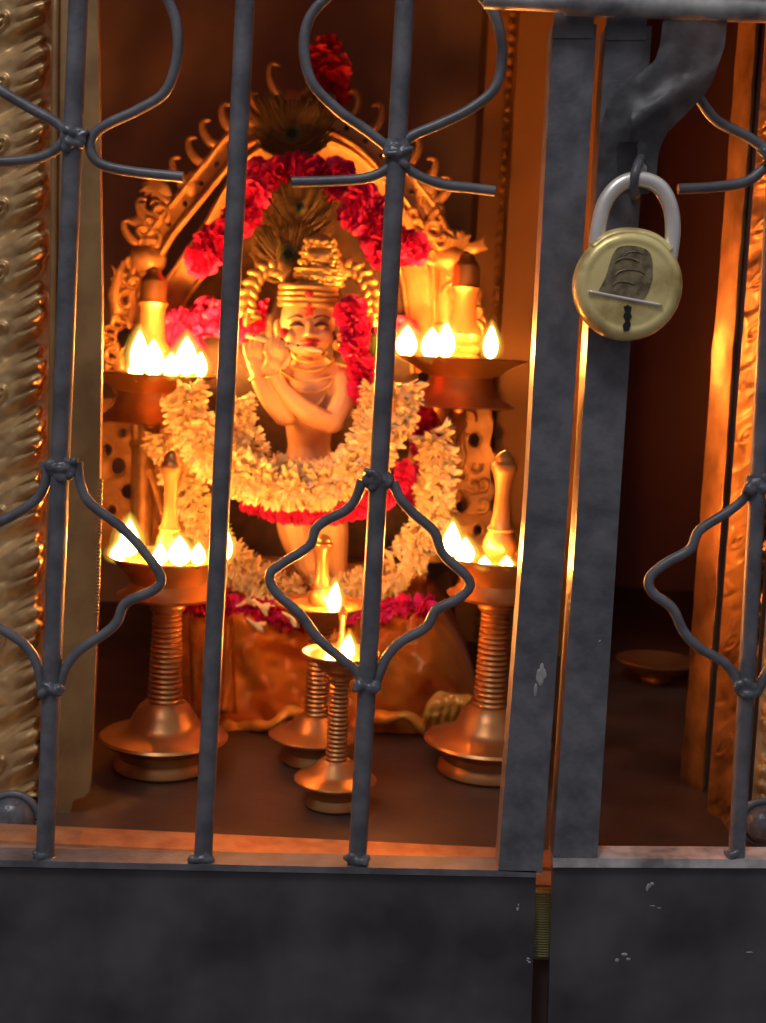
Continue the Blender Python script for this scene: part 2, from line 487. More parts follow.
# shackle
bm = bmesh.new()
pts = [(-33, 28), (-32, 56), (-27, 80), (-14, 97), (5, 103), (24, 97), (36, 80), (41, 56), (40, 28)]
tube(bm, [c+Vector((a*sL, 0, b*sL)) for a, b in pts], 7.6*sL, seg=18, n=10)
obj('shackle', bm, M['steel'], PL)
# tarnished crest field and embossed line, keyhole
def field(poly, yf, th, m, name, parent=PL):
    bm = bmesh.new()
    if name == 'crest_plate': poly = [(v.x, v.y) for v in catmull([Vector((a+random.uniform(-2, 2), b+random.uniform(-2, 2), 0)) for a, b in poly+poly[:1]], 4)[:-1]]
    fr = [c+Vector((a*sL, yf*sL, b*sL)) for a, b in poly]; hexa(bm, fr, [p+Vector((0, th*sL, 0)) for p in fr]); bevel(bm, .6*sL, 1)
    return obj(name, bm, m, parent, angle=30)
field([(-30, -9), (-24, 8), (-20, 26), (-10, 36), (6, 38), (18, 32), (22, 16), (20, 2), (14, -12), (-8, -14)], -16.6, 3, M['locktarnish'], 'crest_plate')
bm = bmesh.new(); tube(bm, [c+Vector((a*sL, -17*sL, b*sL)) for a, b in ((-40, -8), (-5, -13), (32, -18))], 1.6*sL, seg=8)
obj('embossed_line', bm, M['steel'], PL)
bm = bmesh.new()
for a0, b0, r0, w0_ in ((-4, 20, 12, 1.0), (0, 8, 15, .8), (-6, -2, 11, .9), (2, 28, 9, .7)):
    tube(bm, [c+Vector(((a0+r0*math.cos(q*PI/6+.5))*sL, -16.9*sL, (b0+r0*.45*math.sin(q*PI/6+.5))*sL)) for q in range(6)], w0_*sL, seg=6)
obj('crest_relief', bm, M['locktarnish'], PL)
field([(-5, -21), (-1, -19), (3, -21), (2.4, -27), (4, -30), (2, -34), (3.5, -38), (2, -44), (-3, -45), (-4, -39), (-2, -35), (-4.5, -30), (-3, -26)], -16.3, 3, M['black'], 'keyhole')  # flat black shape stands in for the dark inside the keyhole

# ================================================================== JAMBS
def sst(a, b, x):
    t = max(0, min(1, (x-a)/(b-a))); return t*t*(3-2*t)
def carved(bmx, x0f, x1f, y0, y1, step, Y, flip=1, rel=1.0, lobes=4, res=1.25, tilt=0.0):
    """beaten sheet: overlapping acanthus leaves with fingered tips, as a real relief surface"""
    s = S(Y); w0 = x1f(y0)-x0f(y0); nu = int(w0/res); nv = int((y1-y0)/res); rows = []
    for j in range(nv+1):
        y = y0+(y1-y0)*j/nv; x0, x1 = x0f(y), x1f(y); row = []
        for i in range(nu+1):
            uu = i/nu; u = uu if flip > 0 else 1-uu
            wob = 3*noise.noise(Vector((y*.02, u*1.5, 4)))
            f = (y + .62*step*u**1.25 + wob)/step; k = math.floor(f); ph = f-k      # 0 top of leaf .. 1 bottom
            body = (sst(0, .16, ph)*(1-sst(.72, .97, ph)))
            edge = .80+.10*math.sin(PI*ph)+.05*abs(math.sin(PI*lobes*ph))
            m = 1-sst(edge-.07, edge+.01, u)
            fing = abs(math.sin(PI*lobes*(ph+.08*math.sin(u*3))))**.7
            h = body*(4.5+6.5*sst(.15, .75, u)-4*ph)
            h += 6.5*fing*sst(.42, .74, u)*body
            h -= 2.4*(1-abs(math.sin(PI*2*(ph-.2*u))))**3*(1-sst(.3, .5, u))*body
            # volute under the tip
            du, dv = (u-.30)*w0, (ph-.50)*step; rr = math.hypot(du, dv)
            vol = math.exp(-((rr-7)/2.2)**2)*3.0 + math.exp(-(rr/3)**2)*3.4
            if k % 2 == 0 or y < 330: h += vol
            h = h*m + .8*noise.noise(Vector((y*.11, u*9, 1)))
            row.append(bmx.verts.new(P(x0+(x1-x0)*uu, y, Y+tilt*(1-uu)-h*rel*s)))
        rows.append(row)
    back = [[bmx.verts.new(P(x0f(yy)+(x1f(yy)-x0f(yy))*q, yy, Y+tilt*(1-q)+6*s)) for q in (0, 1)] for yy in (y0, y1)]
    for a, b in zip(rows, rows[1:]):
        for i in range(nu): bmx.faces.new((a[i], a[i+1], b[i+1], b[i]))
    bmx.faces.new([r[0] for r in rows]+[back[1][0], back[0][0]]); bmx.faces.new([r[-1] for r in rows]+[back[1][1], back[0][1]])
    bmx.faces.new(rows[0]+[back[0][1], back[0][0]]); bmx.faces.new(rows[-1]+[back[1][1], back[1][0]])
    bmx.faces.new((back[0][0], back[0][1], back[1][1], back[1][0]))

JL = empty('carved_jamb', P(40, 800, .87), 'tall beaten brass door jamb with climbing leaf relief, behind the leftmost bar', 'door jamb')
YJ = .87
bm = bmesh.new()
xr = lambda y: 54-(y/790)*8
carved(bm, lambda y: -24, xr, -50, 797, 62, YJ, rel=1.7)
obj('leaf_relief', bm, M['jamb'], JL)
# plain folded sheet with ragged foot
bm = bmesh.new(); slab(bm, [(52, -40), (97, -40), (102, 300), (98, 600), (91, 780), (89, 792), (84, 797), (76, 799), (72, 803), (71, 810), (67, 817), (60, 819), (56, 823), (44, 826), (42, 780), (50, 300)], YJ-.016, 3)
obj('plain_edge', bm, M['jambplain'], JL, smooth=False)
# rolled beads of the plain strip
bm = bmesh.new(); tube(bm, [P(56, -40, YJ-.018), P(52, 400, YJ-.018), P(46, 812, YJ-.018)], S(YJ)*3.5, seg=8)
obj('edge_roll', bm, M['jambplain'], JL)
# reveal going back into the shrine
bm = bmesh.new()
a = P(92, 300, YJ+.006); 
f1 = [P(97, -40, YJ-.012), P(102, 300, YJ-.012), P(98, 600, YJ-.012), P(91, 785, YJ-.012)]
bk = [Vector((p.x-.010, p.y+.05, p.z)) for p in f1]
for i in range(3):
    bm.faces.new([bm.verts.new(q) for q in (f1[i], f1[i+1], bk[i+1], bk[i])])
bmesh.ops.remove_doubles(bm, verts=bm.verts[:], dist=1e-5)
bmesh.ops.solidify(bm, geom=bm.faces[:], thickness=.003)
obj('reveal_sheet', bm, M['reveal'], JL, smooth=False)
bm = bmesh.new()
for k in range(40):
    y = 480+k*3.4; ell(bm, P(101-(y-480)*.03, y, YJ-.018) , (S(YJ)*2.2, S(YJ)*2, S(YJ)*2), u=8, v=6)
obj('beaded_seam', bm, M['jambplain'], JL)
# core behind the brass
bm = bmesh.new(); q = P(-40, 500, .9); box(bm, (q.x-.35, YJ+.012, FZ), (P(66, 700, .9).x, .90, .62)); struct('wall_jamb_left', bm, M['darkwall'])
# plinth stone at the bottom left and iron stud
bm = bmesh.new(); p0 = FP(20, 850, FZ+.008); box(bm, (-.5, .845, FZ), (P(40, 830, .86).x, .868, P(20, 800, .86).z)); bevel(bm, .003)
o = obj('jamb_footing', bm, M['stone']); tag(o, 'pinkish stone footing under the left carved jamb', 'stone block')

def stud(cx, cy, r, Y, label):
    e = empty('iron_stud', P(cx, cy+r, Y), label, 'stud', 'iron studs at the jamb feet')
    s = S(Y); bm = bmesh.new()
    cc = P(cx, cy, Y)
    lathe_y = [(0, -12), (r*.5, -10.5), (r*.8, -6), (r*.95, 0), (r, 6), (r, 14), (0, 14)]
    rings = []
    for rr, y in lathe_y:
        rings.append([bm.verts.new(cc+Vector((max(rr, .01)*s*math.cos(2*PI*k/32), y*s, max(rr, .01)*s*math.sin(2*PI*k/32)))) for k in range(32)])
    for a, b in zip(rings, rings[1:]):
        for k in range(32): bm.faces.new((a[k], a[(k+1) % 32], b[(k+1) % 32], b[k]))
    obj('head', bm, M['weld'], e)
    bm = bmesh.new()
    tube(bm, [cc+Vector((s*(r+3)*math.cos(a*PI/12), 10*s, s*(r+3)*math.sin(a*PI/12))) for a in range(25)], 4*s, seg=8, n=2)
    obj('washer', bm, M['iron'], e)
    return e
stud(10, 822, 24, .83, 'dark glossy round iron stud at the lower left corner below the carved jamb')

# right jamb: near carved strip, dark gap, far smooth strip
JR = empty('carved_jamb', P(735, 845, .90), 'narrow brass door jamb with leaf relief glowing orange beside the right bar', 'door jamb')
YR = .875
bm = bmesh.new()
xA = lambda y: 760-(y-100)*(56/750); xB = lambda y: xA(y)+40
y = -60
s = S(YR)
carved(bm, xA, xB, -60, 846, 52, YR, 1, 1.5, 4, 1.25, .05)
obj('leaf_relief', bm, M['jambright'], JR)
JO = empty('carved_jamb', P(775, 845, .87), 'weathered brown brass door jamb, only a sliver right of the last bar', 'door jamb')
bm = bmesh.new(); carved(bm, lambda y: xB(y)+4, lambda y: xB(y)+60, -60, 800, 60, .87, -1, 1)
obj('leaf_relief', bm, M['jamb'], JO)
bm = bmesh.new(); box(bm, (P(764, 830, .87).x, .845, FZ), (.8, .868, P(766, 805, .87).z)); bevel(bm, .003)
o = obj('jamb_footing', bm, M['stone']); tag(o, 'pinkish stone footing under the right weathered jamb', 'stone block')
stud(765, 826, 20, .83, 'dark round iron stud at the right edge below the weathered jamb')
# smooth strip
JS = empty('brass_door_strip', P(690, 832, .95), 'plain polished brass door strip left of the orange leaf carved jamb', 'door strip')
YS = .965
bm = bmesh.new()
fr = [P(744, -60, YS+.03), P(762, -60, YS), P(699, 834, YS), P(676, 830, YS+.03)]
hexa(bm, fr, [p+Vector((.004, .004, 0)) for p in fr])
bmesh.ops.subdivide_edges(bm, edges=[e for e in bm.edges if e.calc_length() > .3], cuts=40, use_grid_fill=True)
for v in bm.verts:
    v.co.y += .0022*noise.noise(v.co*45) ; v.co.x += .0008*noise.noise(v.co*60+Vector((5, 5, 5)))
bevel(bm, .0012, 2)
obj('sheet', bm, M['jambright'], JS, angle=40)
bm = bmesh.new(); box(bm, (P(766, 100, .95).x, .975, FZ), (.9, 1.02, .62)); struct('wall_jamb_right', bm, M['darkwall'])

# shallow dish on the dark floor at right
DD = FP(655, 682, FZ)
e = empty('copper_dish', DD, 'dim reddish copper dish on the dark floor at right', 'dish')
s = S(DD.y); z0 = FZ
bm = bmesh.new(); lathe(bm, DD, [(14*s, z0), (16*s, z0+3*s), (14*s, z0+6*s), (30*s, z0+14*s), (40*s, z0+22*s), (41.5*s, z0+23*s), (40*s, z0+24*s), (28*s, z0+17*s), (0, z0+12*s)])
obj('bowl', bm, M['brass'], e, angle=50)

# ================================================================== LAMPS
def flame(parent, px, py, h, w, Y, lean=0.0):
    """teardrop flame, base at (px,py); h,w in photo pixels"""
    s = S(Y); b = P(px, py, Y)
    def body(k, hh, extra=0):
        bm = bmesh.new(); n = 9; seg = 12; rings = []
        for i in range(n+1):
            t = i/n
            r = (math.sin(PI*min(1, (t**.72)))**.85)*w*.5*k if 0 < t < 1 else .02
            if t > .55: r *= 1-.25*(t-.55)
            ox = lean*w*(t**2)
            rings.append([bm.verts.new(b+Vector(((ox+r*math.cos(2*PI*q/seg))*s, r*math.sin(2*PI*q/seg)*s*.8, (t*hh-extra)*s))) for q in range(seg)])
        for a, c2 in zip(rings, rings[1:]):
            for q in range(seg): bm.faces.new((a[q], a[(q+1) % seg], c2[(q+1) % seg], c2[q]))
        bm.faces.new(rings[0]); bm.faces.new(rings[-1])
        return bm
    f = obj('flame', body(1, h), M['flame'], parent)
    for kk, hk, bk_, mm in ((1.25, 1.14, .04, 'flameouter'), (1.6, 1.28, .09, 'flamehalo'), (2.05, 1.42, .16, 'flamefaint')):  # glowing shells imitate the camera bloom around each flame
        obj('flame_bloom', body(kk, h*hk, h*bk_), M[mm], f)
    bm = bmesh.new(); tube(bm, [b+Vector((0, 0, -4*s)), b+Vector((0, 0, -s)), b+Vector((0, 0, 1.5*s))], 1.6*s, seg=8)
    obj('wick', bm, M['wick'], f)

def prof(px, Y, L):
    """(r_px, y_px) -> metres, absolute"""
    s = S(Y); return [(r*s, P(px, y, Y).z) for r, y in L]

def ribs(y0, y1, r0, r1, step=5.0, amp=1.8):
    L = []; y = y0; n = max(1, int(abs(y0-y1)/step))
    for i in range(n):
        t = i/n; r = r0+(r1-r0)*t; ya = y0+(y1-y0)*t; st = (y1-y0)/n
        L += [(r-amp, ya), (r, ya+st*.25), (r+amp*.2, ya+st*.5), (r, ya+st*.75)]
    return L

def big_lamp(name, label, px, pyb, cx, dish, base, k, flames, group, Yd=None):
    """standing lamp: base on the floor at (px,pyb); shapes in px"""
    B = FP(px, pyb, FZ); Y = B.y
    e = empty(name, B, label, 'oil lamp', group)
    # front edge of base touches pyb -> push axis back
    return e, B, Y

def standing_lamp(label, axx, ybot, Rb, rest, flames, oily):
    """axx: axis pixel x at base; ybot: photo y of the base front edge; Rb base radius px"""
    P0 = FP(axx, ybot, FZ); Y0 = P0.y
    Y = Y0 + Rb*S(Y0)*.97
    C = Vector((P(axx, ybot, Y).x, Y, FZ))
    e = empty('brass_oil_lamp', C, label, 'oil lamp', 'standing brass oil lamps before the idol')
    return e, C, Y

def build_lamp(e, C, Y, sections, seg=44):
    """sections: name -> list of (r_px, h_px) with h above the base in px at depth Y"""
    s = S(Y)
    for name, L, m in sections:
        bm = bmesh.new(); lathe(bm, C, [(r*s, C.z+h*s) for r, h in L], seg=seg)
        obj(name, bm, M[m], e, angle=35)

def ribcol(h0, h1, r0, r1, step, amp=1.8):
    L = []; n = max(1, int((h1-h0)/step)); st = (h1-h0)/n
    for i in range(n):
        t = i/n; r = r0+(r1-r0)*t; h = h0+st*i
        L += [(r-amp, h+.02), (r+amp*.1, h+st*.3), (r+amp*.3, h+st*.5), (r+amp*.1, h+st*.7)]
    L.append((r1-amp, h1))
    return L

def hpx(C, Y, px, py):      # height in px above the base for photo row py
    return (P(px, py, Y).z-C.z)/S(Y)

GRP = 'standing brass oil lamps before the idol'
def spire(h, k=1.0, top=None):
    return [(0, h-6), (5*k, h-5), (13*k, h+2), (16*k, h+10), (15*k, h+18), (11*k, h+26), (13*k, h+29), (10*k, h+33), (8*k, h+46), (7*k, h+62), (8*k, h+76), (11*k, h+86), (12.5*k, h+90), (12*k, h+94), (9*k, h+97), (9*k, h+101), (5*k, h+106), (0, h+109)]

# ---- lower left big lamp
def lower_lamp(label, axx, ybot, kx, finial_k, ysp, flames, yrim=557, ydish=557):
    Rb = 50*kx
    P0 = FP(axx, ybot, FZ); Y = P0.y + Rb*S(P0.y)*.97
    C = Vector((P(axx, ybot-14, Y).x, Y, FZ))
    e = empty('brass_oil_lamp', C, label, 'oil lamp', GRP)
    px_top = axx+10
    H = lambda y: hpx(C, Y, px_top, y)
    hr = H(yrim)                     # dish rim height
    hn = hr-50                       # neck below dish
    build_lamp(e, C, Y, [
        ('base', [(0, 0), (48*kx, 0), (51*kx, 3), (50*kx, 9), (46*kx, 14), (47*kx, 22), (52*kx, 27), (64*kx, 31), (66*kx, 33.5), (64*kx, 36), (52*kx, 39), (40*kx, 44), (35*kx, 50), (31*kx, 58), (26*kx, 66), (20*kx, 71), (0, 71)], 'brass'),
        ('column', [(0, 70)] + ribcol(70, hn-6, 17.5*kx, 14.5*kx, 5.2) + [(17*kx, hn-5), (18.5*kx, hn-1), (17*kx, hn+4), (12*kx, hn+8), (0, hn+8)], 'brass'),
        ('dish', [(0, hn+6), (14*kx, hn+7), (44*kx, hn+8), (50*kx, hn+10), (51*kx, hn+12), (43*kx, hn+16), (38*kx, hn+24), (40*kx, hn+30), (46*kx, hn+36), (56*kx, hr-3), (61*kx, hr), (60*kx, hr+1.5), (54*kx, hr-1), (46*kx, hr-6), (0, hr-8)], 'brass'),
        ('oil', [(0, hr-7), (50*kx, hr-4.4), (50*kx, hr-3.6), (0, hr-3.6)], 'oil'),
        ('spire', spire(hr, finial_k), 'brass')])
    for f in flames:
        fx, fy, fh, fwd, dy = f
        flame(e, fx, fy, fh, fwd, Y+dy*S(Y))
    return e, C, Y

LL = lower_lamp('tall brass oil lamp standing at lower left, its dish ringed with flames', 163, 783, 1.0, .86, 0,
    [(129, 557, 38, 20, -20), (118, 562, 20, 15, -14), (160, 565, 22, 14, -46), (179, 566, 30, 22, -46), (198, 565, 22, 14, -44), (226, 560, 30, 11, 2)])
LR = lower_lamp('tall brass oil lamp standing at lower right, half hidden by the gate stile', 486, 787, 1.0, 1.08, 0,
    [(451, 556, 34, 17, -10), (464, 564, 26, 19, -34), (484, 570, 14, 12, -46), (506, 570, 14, 12, -48)])

def small_lamp(label, axx, ybot, kx, yrim, topx, flames, hd, ksp, rimr=40):
    Rb = 41*kx
    P0 = FP(axx, ybot, FZ); Y = P0.y + Rb*S(P0.y)*.97
    C = Vector((P(axx, ybot-10, Y).x, Y, FZ))
    e = empty('brass_oil_lamp', C, label, 'oil lamp', GRP)
    hr = hpx(C, Y, topx, yrim); hn = hr-24*kx
    build_lamp(e, C, Y, [
        ('base', [(0, 0), (28*kx, 0), (31*kx, 3), (30*kx, 8), (28*kx, 12), (30*kx, 18), (36*kx, 24), (42.5*kx, 27), (43*kx, 29), (41*kx, 31), (32*kx, 33), (25*kx, 38), (19*kx, 46), (14*kx, 50), (0, 50)], 'brass'),
        ('column', [(0, 49)] + ribcol(49, hn-4, 11*kx, 10*kx, 4.6, 1.6) + [(13*kx, hn-3), (14*kx, hn), (12*kx, hn+3), (0, hn+3)], 'brass'),
        ('dish', [(0, hn+2), (12*kx, hn+3), (22*kx, hn+8), (24*kx, hn+12), (28*kx, hn+16), (rimr*.9, hr-2), (rimr, hr), (rimr-.5, hr+1.4), (rimr*.86, hr-1), (rimr*.6, hr-4), (0, hr-5)], 'brass'),
        ('oil', [(0, hr-4), (rimr*.8, hr-2.4), (rimr*.8, hr-1.6), (0, hr-1.6)], 'oil'),
        ('spire', [(r, h) for r, h in spire(hr, ksp)][:-1]+[(0, hr+109)] if hd is None else [(r*1.0, hr-6+(h-hr+6)*hd) for r, h in spire(hr, ksp)], 'brass')])
    for fx, fy, fh, fwd, dy in flames: flame(e, fx, fy, fh, fwd, Y+dy*S(Y), .15)
    return e, C, Y
SF = small_lamp('smallest brass oil lamp in front centre with one flame', 334, 819, 1.0, 653, 341, [(346, 662, 28, 15, -26)], .48, .42)
SBk = small_lamp('middle brass oil lamp standing just behind the smallest one, one flame', 314, 775, 1.12, 604, 330, [(333, 614, 32, 13, -30)], .68, .85, 48)
# ---- upper bracket lamps
def upper_lamp(label, cx, yrim, Y, flames, k=1.0):
    base = P(cx, yrim+48, Y); C = Vector((base.x, Y, base.z)); s = S(Y)
    e = empty('bracket_oil_lamp', C, label, 'oil lamp', 'oil lamps held beside the idol arch')
    hr = hpx(C, Y, cx, yrim)
    build_lamp(e, C, Y, [
        ('foot', [(0, 3), (46*k, 1), (54*k, 0), (56*k, 1.5), (54*k, 3), (44*k, 8), (36*k, 16), (32*k, 26), (31*k, 30), (0, 30)], 'brass'),
        ('dish', [(0, 28), (30*k, 29), (36*k, 32), (50*k, hr-7), (62*k, hr-1), (66*k, hr), (65*k, hr+1.5), (56*k, hr-1), (44*k, hr-5), (0, hr-6)], 'brass'),
        ('oil', [(0, hr-5), (52*k, hr-3), (52*k, hr-2), (0, hr-2)], 'oil'),
        ('spire', [(0, hr-6), (17, hr-2), (18, hr+2), (14, hr+5), (18, hr+9), (19, hr+12), (14, hr+16), (18, hr+20), (19, hr+24), (16, hr+29), (13, hr+33), (12, hr+50), (12, hr+64), (15, hr+70), (13, hr+73), (13, hr+90), (11, hr+94), (8, hr+97), (7, hr+102), (0, hr+106)], 'brass')])
    for fx, fy, fh, fwd, dy in flames: flame(e, fx, fy, fh, fwd, Y+dy*s)
    # bracket arm reaching back to the arch
    bm = bmesh.new()
    z = C.z
    pts = [Vector((C.x, Y, z+2*s)), Vector((C.x, Y+.02, z-14*s)), Vector((C.x, Y+.055, z-34*s)), Vector((C.x, YA-.001, z-46*s))]
    tube(bm, pts, lambda t: s*(9-3*t), seg=10)
    obj('bracket', bm, M['brass'], e)
    return e
YA = 1.30      # arch plane
UL = upper_lamp('left upper brass oil lamp beside the idol with a bank of tall flames', 150, 374, 1.20,
    [(139, 374, 42, 17, -46), (153, 377, 36, 20, -50), (171, 378, 24, 16, -52), (186, 376, 38, 20, -42), (200, 377, 24, 12, -30), (136, 392-14, 20, 14, -50)])
UR = upper_lamp('right upper brass oil lamp beside the idol with four flames', 459, 359, 1.20,
    [(406, 357, 30, 19, -10), (431, 359, 30, 19, -44), (445, 358, 34, 17, -52), (490, 359, 32, 13, -34)])

# ================================================================== PEDESTAL, CLOTH
YP0, YP1 = 1.10, 1.40
zt = P(320, 612, 1.16).z
xl0, xr0 = P(190, 700, 1.16).x, P(425, 700, 1.16).x
bm = bmesh.new(); box(bm, (xl0, 1.16, FZ), (xr0, YP1, zt-.004)); bevel(bm, .006)
o = obj('pedestal', bm, M['floor'], smooth=False); tag(o, 'low dark pedestal under the orange silk drape', 'pedestal')

DC = empty('draped_cloth', P(320, 735, 1.1), 'orange silk cloth draped over the pedestal below the idol', 'cloth')
def cloth():
    bm = bmesh.new(); NU, NV = 110, 60; rows = []
    for j in range(NV+1):
        v = j/NV; row = []
        for i in range(NU+1):
            u = i/NU; px = 160+u*318
            # side rounding of the top edge
            side = max(0, (u-.80)/.20); sidel = max(0, (.10-u)/.10)
            ytop = 612 + 78*side**2.2 + 18*sidel**2
            ybot = 728 + 8*math.sin(u*9+1) + 6*noise.noise(Vector((u*9, 0, 3)))
            def front(t):
                py = ytop+(ybot-ytop)*t
                fold = .017*(1-abs(math.sin(u*12+1.6*math.sin(t*2.4)+t*1.2)))**.8*(.1+t)-.006*t*(1-.6*side) + .010*noise.noise(Vector((u*7+t*1.5, t*3-u*3, 1.7)))
                fold += .0035*noise.noise(Vector((u*26, t*9+u*6, 5)))+.006*noise.noise(Vector((u*11-t*4, t*6, 9)))
                fold += -.016*math.exp(-((u-.22-.16*t)/.05)**2)*t + .012*math.exp(-((u-.36-.10*t)/.04)**2)*t
                bulge = -.030*math.sin(PI*min(1, t))*math.exp(-((u-.84)/.13)**2)
                Y = 1.114 + fold*.9 + bulge - .030*t**3 + .05*side**2 + .03*sidel**2
                return P(px, py, Y)
            if v < .18:
                t = v/.18; q = front(0)
                row.append(bm.verts.new(Vector((q.x, 1.36+(q.y-1.36)*t, q.z+.004*math.sin(PI*t)*(1+noise.noise(Vector((u*12, t*3, 0))))))))
                continue
            row.append(bm.verts.new(front((v-.18)/.82)))
        rows.append(row)
    for j in range(NV):
        for i in range(NU):
            bm.faces.new((rows[j][i], rows[j][i+1], rows[j+1][i+1], rows[j+1][i]))
    bmesh.ops.solidify(bm, geom=bm.faces[:], thickness=.002)
    return bm
obj('silk', cloth(), M['silk'], DC)
# crumpled gold border along the hem
bm = bmesh.new()
pts = []
for i in range(40):
    u = i/39; px = 222+u*230
    pts.append(P(px, 722+7*math.sin(u*15)+3*math.sin(u*37), 1.072+.008*math.sin(u*22)))
tube(bm, pts, lambda t: S(1.08)*(6+1.6*math.sin(t*22)+.8*math.sin(t*47)), seg=12, r2=lambda t: S(1.08)*(9+2*math.sin(t*30)))
obj('hem', bm, M['hem'], DC); bm = bmesh.new()
for q in range(5):
    tube(bm, [P(424+q*9, 728, 1.068), P(430+q*9, 708-q*2, 1.058), P(440+q*8, 696+q*2, 1.066), P(452+q*6, 700+q*5, 1.085)], lambda t: S(1.07)*(2.2+3.2*math.sin(PI*t)), seg=10, r2=lambda t: S(1.07)*6)
ell(bm, P(448, 716, 1.068), (S(1.07)*24, S(1.07)*9, S(1.07)*12), None, 20, 12)
bm = fuse(bm, S(1.07)*1.6, 5)
for v in bm.verts: v.co += Vector((0, -.004, .003))*noise.noise(v.co*90)
obj('gathered_hem', bm, M['hem'], DC)
bm = bmesh.new()   # bright brocade panel at left
rows = []
for j in range(13):
    rows.append([bm.verts.new(P(188+i*5.6+j*.3, 618+j*8.0, 1.090-.007*math.sin(i*1.1+j*.12)-.022*(j/12)**3-.002*math.sin(j*.8+i))) for i in range(9)])
for j in range(12):
    for i in range(8): bm.faces.new((rows[j][i], rows[j][i+1], rows[j+1][i+1], rows[j+1][i]))
bmesh.ops.solidify(bm, geom=bm.faces[:], thickness=.002)
obj('brocade_panel', bm, M['hem'], DC)

# ================================================================== ARCH (prabhavali)
AR = empty('arched_halo', Vector((P(300, 610, YA).x, YA, zt)), 'gilded carved arch with curling flame tips rising behind the idol', 'arch')
sA = S(YA)
def pa(x, y, d=0): return P(x, y, YA-d*sA)
outer = [(140, 330), (141, 290), (147, 262), (163, 232), (188, 200), (214, 168), (236, 142), (262, 126), (295, 118), (330, 121), (362, 138), (388, 163), (412, 192), (432, 222), (443, 262), (446, 330)]
def band(path, w, d0, d1, ribw=3.0, m='arch', name='band'):
    """flat raised band with two round ribs"""
    c = catmull([Vector((x, y, 0)) for x, y in path], 8); bm = bmesh.new(); rows = []
    L, Rr = [], []
    for i, p in enumerate(c):
        d = (c[min(i+1, len(c)-1)]-c[max(i-1, 0)]).normalized(); n = Vector((-d.y, d.x, 0))
        a, b = p-n*w/2, p+n*w/2
        L.append(pa(a.x, a.y, d0+2)); Rr.append(pa(b.x, b.y, d1+2))
        rows.append([bm.verts.new(q) for q in (pa(a.x, a.y, d0), pa(p.x, p.y, (d0+d1)/2-2), pa(b.x, b.y, d1), pa(b.x, b.y, -6), pa(a.x, a.y, -6))])
    for r0, r1 in zip(rows, rows[1:]):
        for k in range(5): bm.faces.new((r0[k], r0[(k+1) % 5], r1[(k+1) % 5], r1[k]))
    bm.faces.new(rows[0]); bm.faces.new(rows[-1])
    for q in (L, Rr): tube(bm, q, ribw*sA, seg=8, smooth=False)
    return obj(name, bm, M[m], AR, angle=45)
band(outer, 20, 6, 8, 3.4, name='outer_band')
inner = [(160, 372), (163, 335), (172, 298), (192, 268), (216, 232), (236, 196), (258, 166), (294, 150), (332, 156), (362, 176), (386, 206), (406, 244), (418, 290), (426, 372)]
band(inner, 26, 6, -4, 2.6, name='inner_band')
# dark balls stand in for the shaded holes of the band
c = catmull([Vector((x, y, 0)) for x, y in outer], 8)
for i in range(6, len(c)-4, 5):
    bm = bmesh.new(); ell(bm, pa(c[i].x, c[i].y, 6), (sA*2.6, sA*2.6, sA*2.6), u=10, v=8)
    obj('stud', bm, M['darkpaint'], AR)
# side pillars with turned rings
for (x0, x1) in ((147, 152), (444, 441)):
    bm = bmesh.new()
    def yy(y): return pa(x0, y).z
    C = Vector((pa(x0, 350).x, YA-4*sA, 0))
    L = [(0, 560), (15, 560), (15, 548), (12, 540), (12, 450), (15, 444), (12, 438), (11, 345), (16, 338), (17, 326), (12, 322), (11, 300), (11, 272), (16, 267), (18, 258), (15, 252), (9, 247), (10, 240), (4, 232), (0, 228)]
    lathe(bm, C, [(r*sA, yy(y)) for r, y in L], seg=20)
    obj('pillar', bm, M['arch'], AR, angle=40)
# curling flame tips and foliage
def curl(bm, x, y, r, ang, turns=1.1, th=3.5, flip=1, d=4):
    n = int(14*turns); pts = []
    for j in range(n+1):
        t = j/n; rr = r*(1-t*.82); a = ang+flip*t*turns*2*PI
        # start tangent at root
        pts.append(pa(x+rr*math.cos(a), y+rr*math.sin(a), d+4*t))
    tube(bm, pts, lambda t: sA*th*(1-.55*t), seg=8, n=3, r2=lambda t: sA*(th+1)*(1-.4*t))
def flick(bm, x, y, dx, dy, hook, th=4.5, d=3):
    """flame-like hooked tip"""
    p = [pa(x, y, d), pa(x+dx*.35-dy*.12*hook, y+dy*.35+dx*.12*hook, d+3), pa(x+dx*.8, y+dy*.8, d+4), pa(x+dx*1.05+dy*.25*hook, y+dy*1.05-dx*.25*hook, d+3), pa(x+dx*.85+dy*.45*hook, y+dy*.85-dx*.45*hook, d+2)]
    tube(bm, p, lambda t: sA*th*(1.15-.9*t), seg=8, n=5)
bm = bmesh.new()
cp = catmull([Vector((x, y, 0)) for x, y in outer], 8)
for i in range(20, len(cp)-18, 5):
    p = cp[i]; d = (cp[i+1]-cp[i-1]).normalized(); n = Vector((d.y, -d.x, 0))
    if 262 < p.x < 325: continue
    hk = 1 if p.x > 295 else -1
    bm = bmesh.new(); flick(bm, p.x+n.x*8, p.y+n.y*8, n.x*24+(-4 if p.x < 295 else 4), n.y*20-4, hk*1.1, 5.5)
    obj('flame_tip', bm, M['arch'], AR)
bm = bmesh.new()
for i in range(26):
    t = i/25
    # left outer foliage: from (160,205) down to (112,400)
    xx = 158-48*min(1, t*1.6)+random.uniform(-7, 7)+ (6*t); y = 205+t*200
    curl(bm, xx, y, random.uniform(7, 12), random.uniform(0, 6), 1.0, 3.4, random.choice((-1, 1)), random.uniform(2, 12))
obj('foliage', bm, M['arch'], AR); bm = bmesh.new()
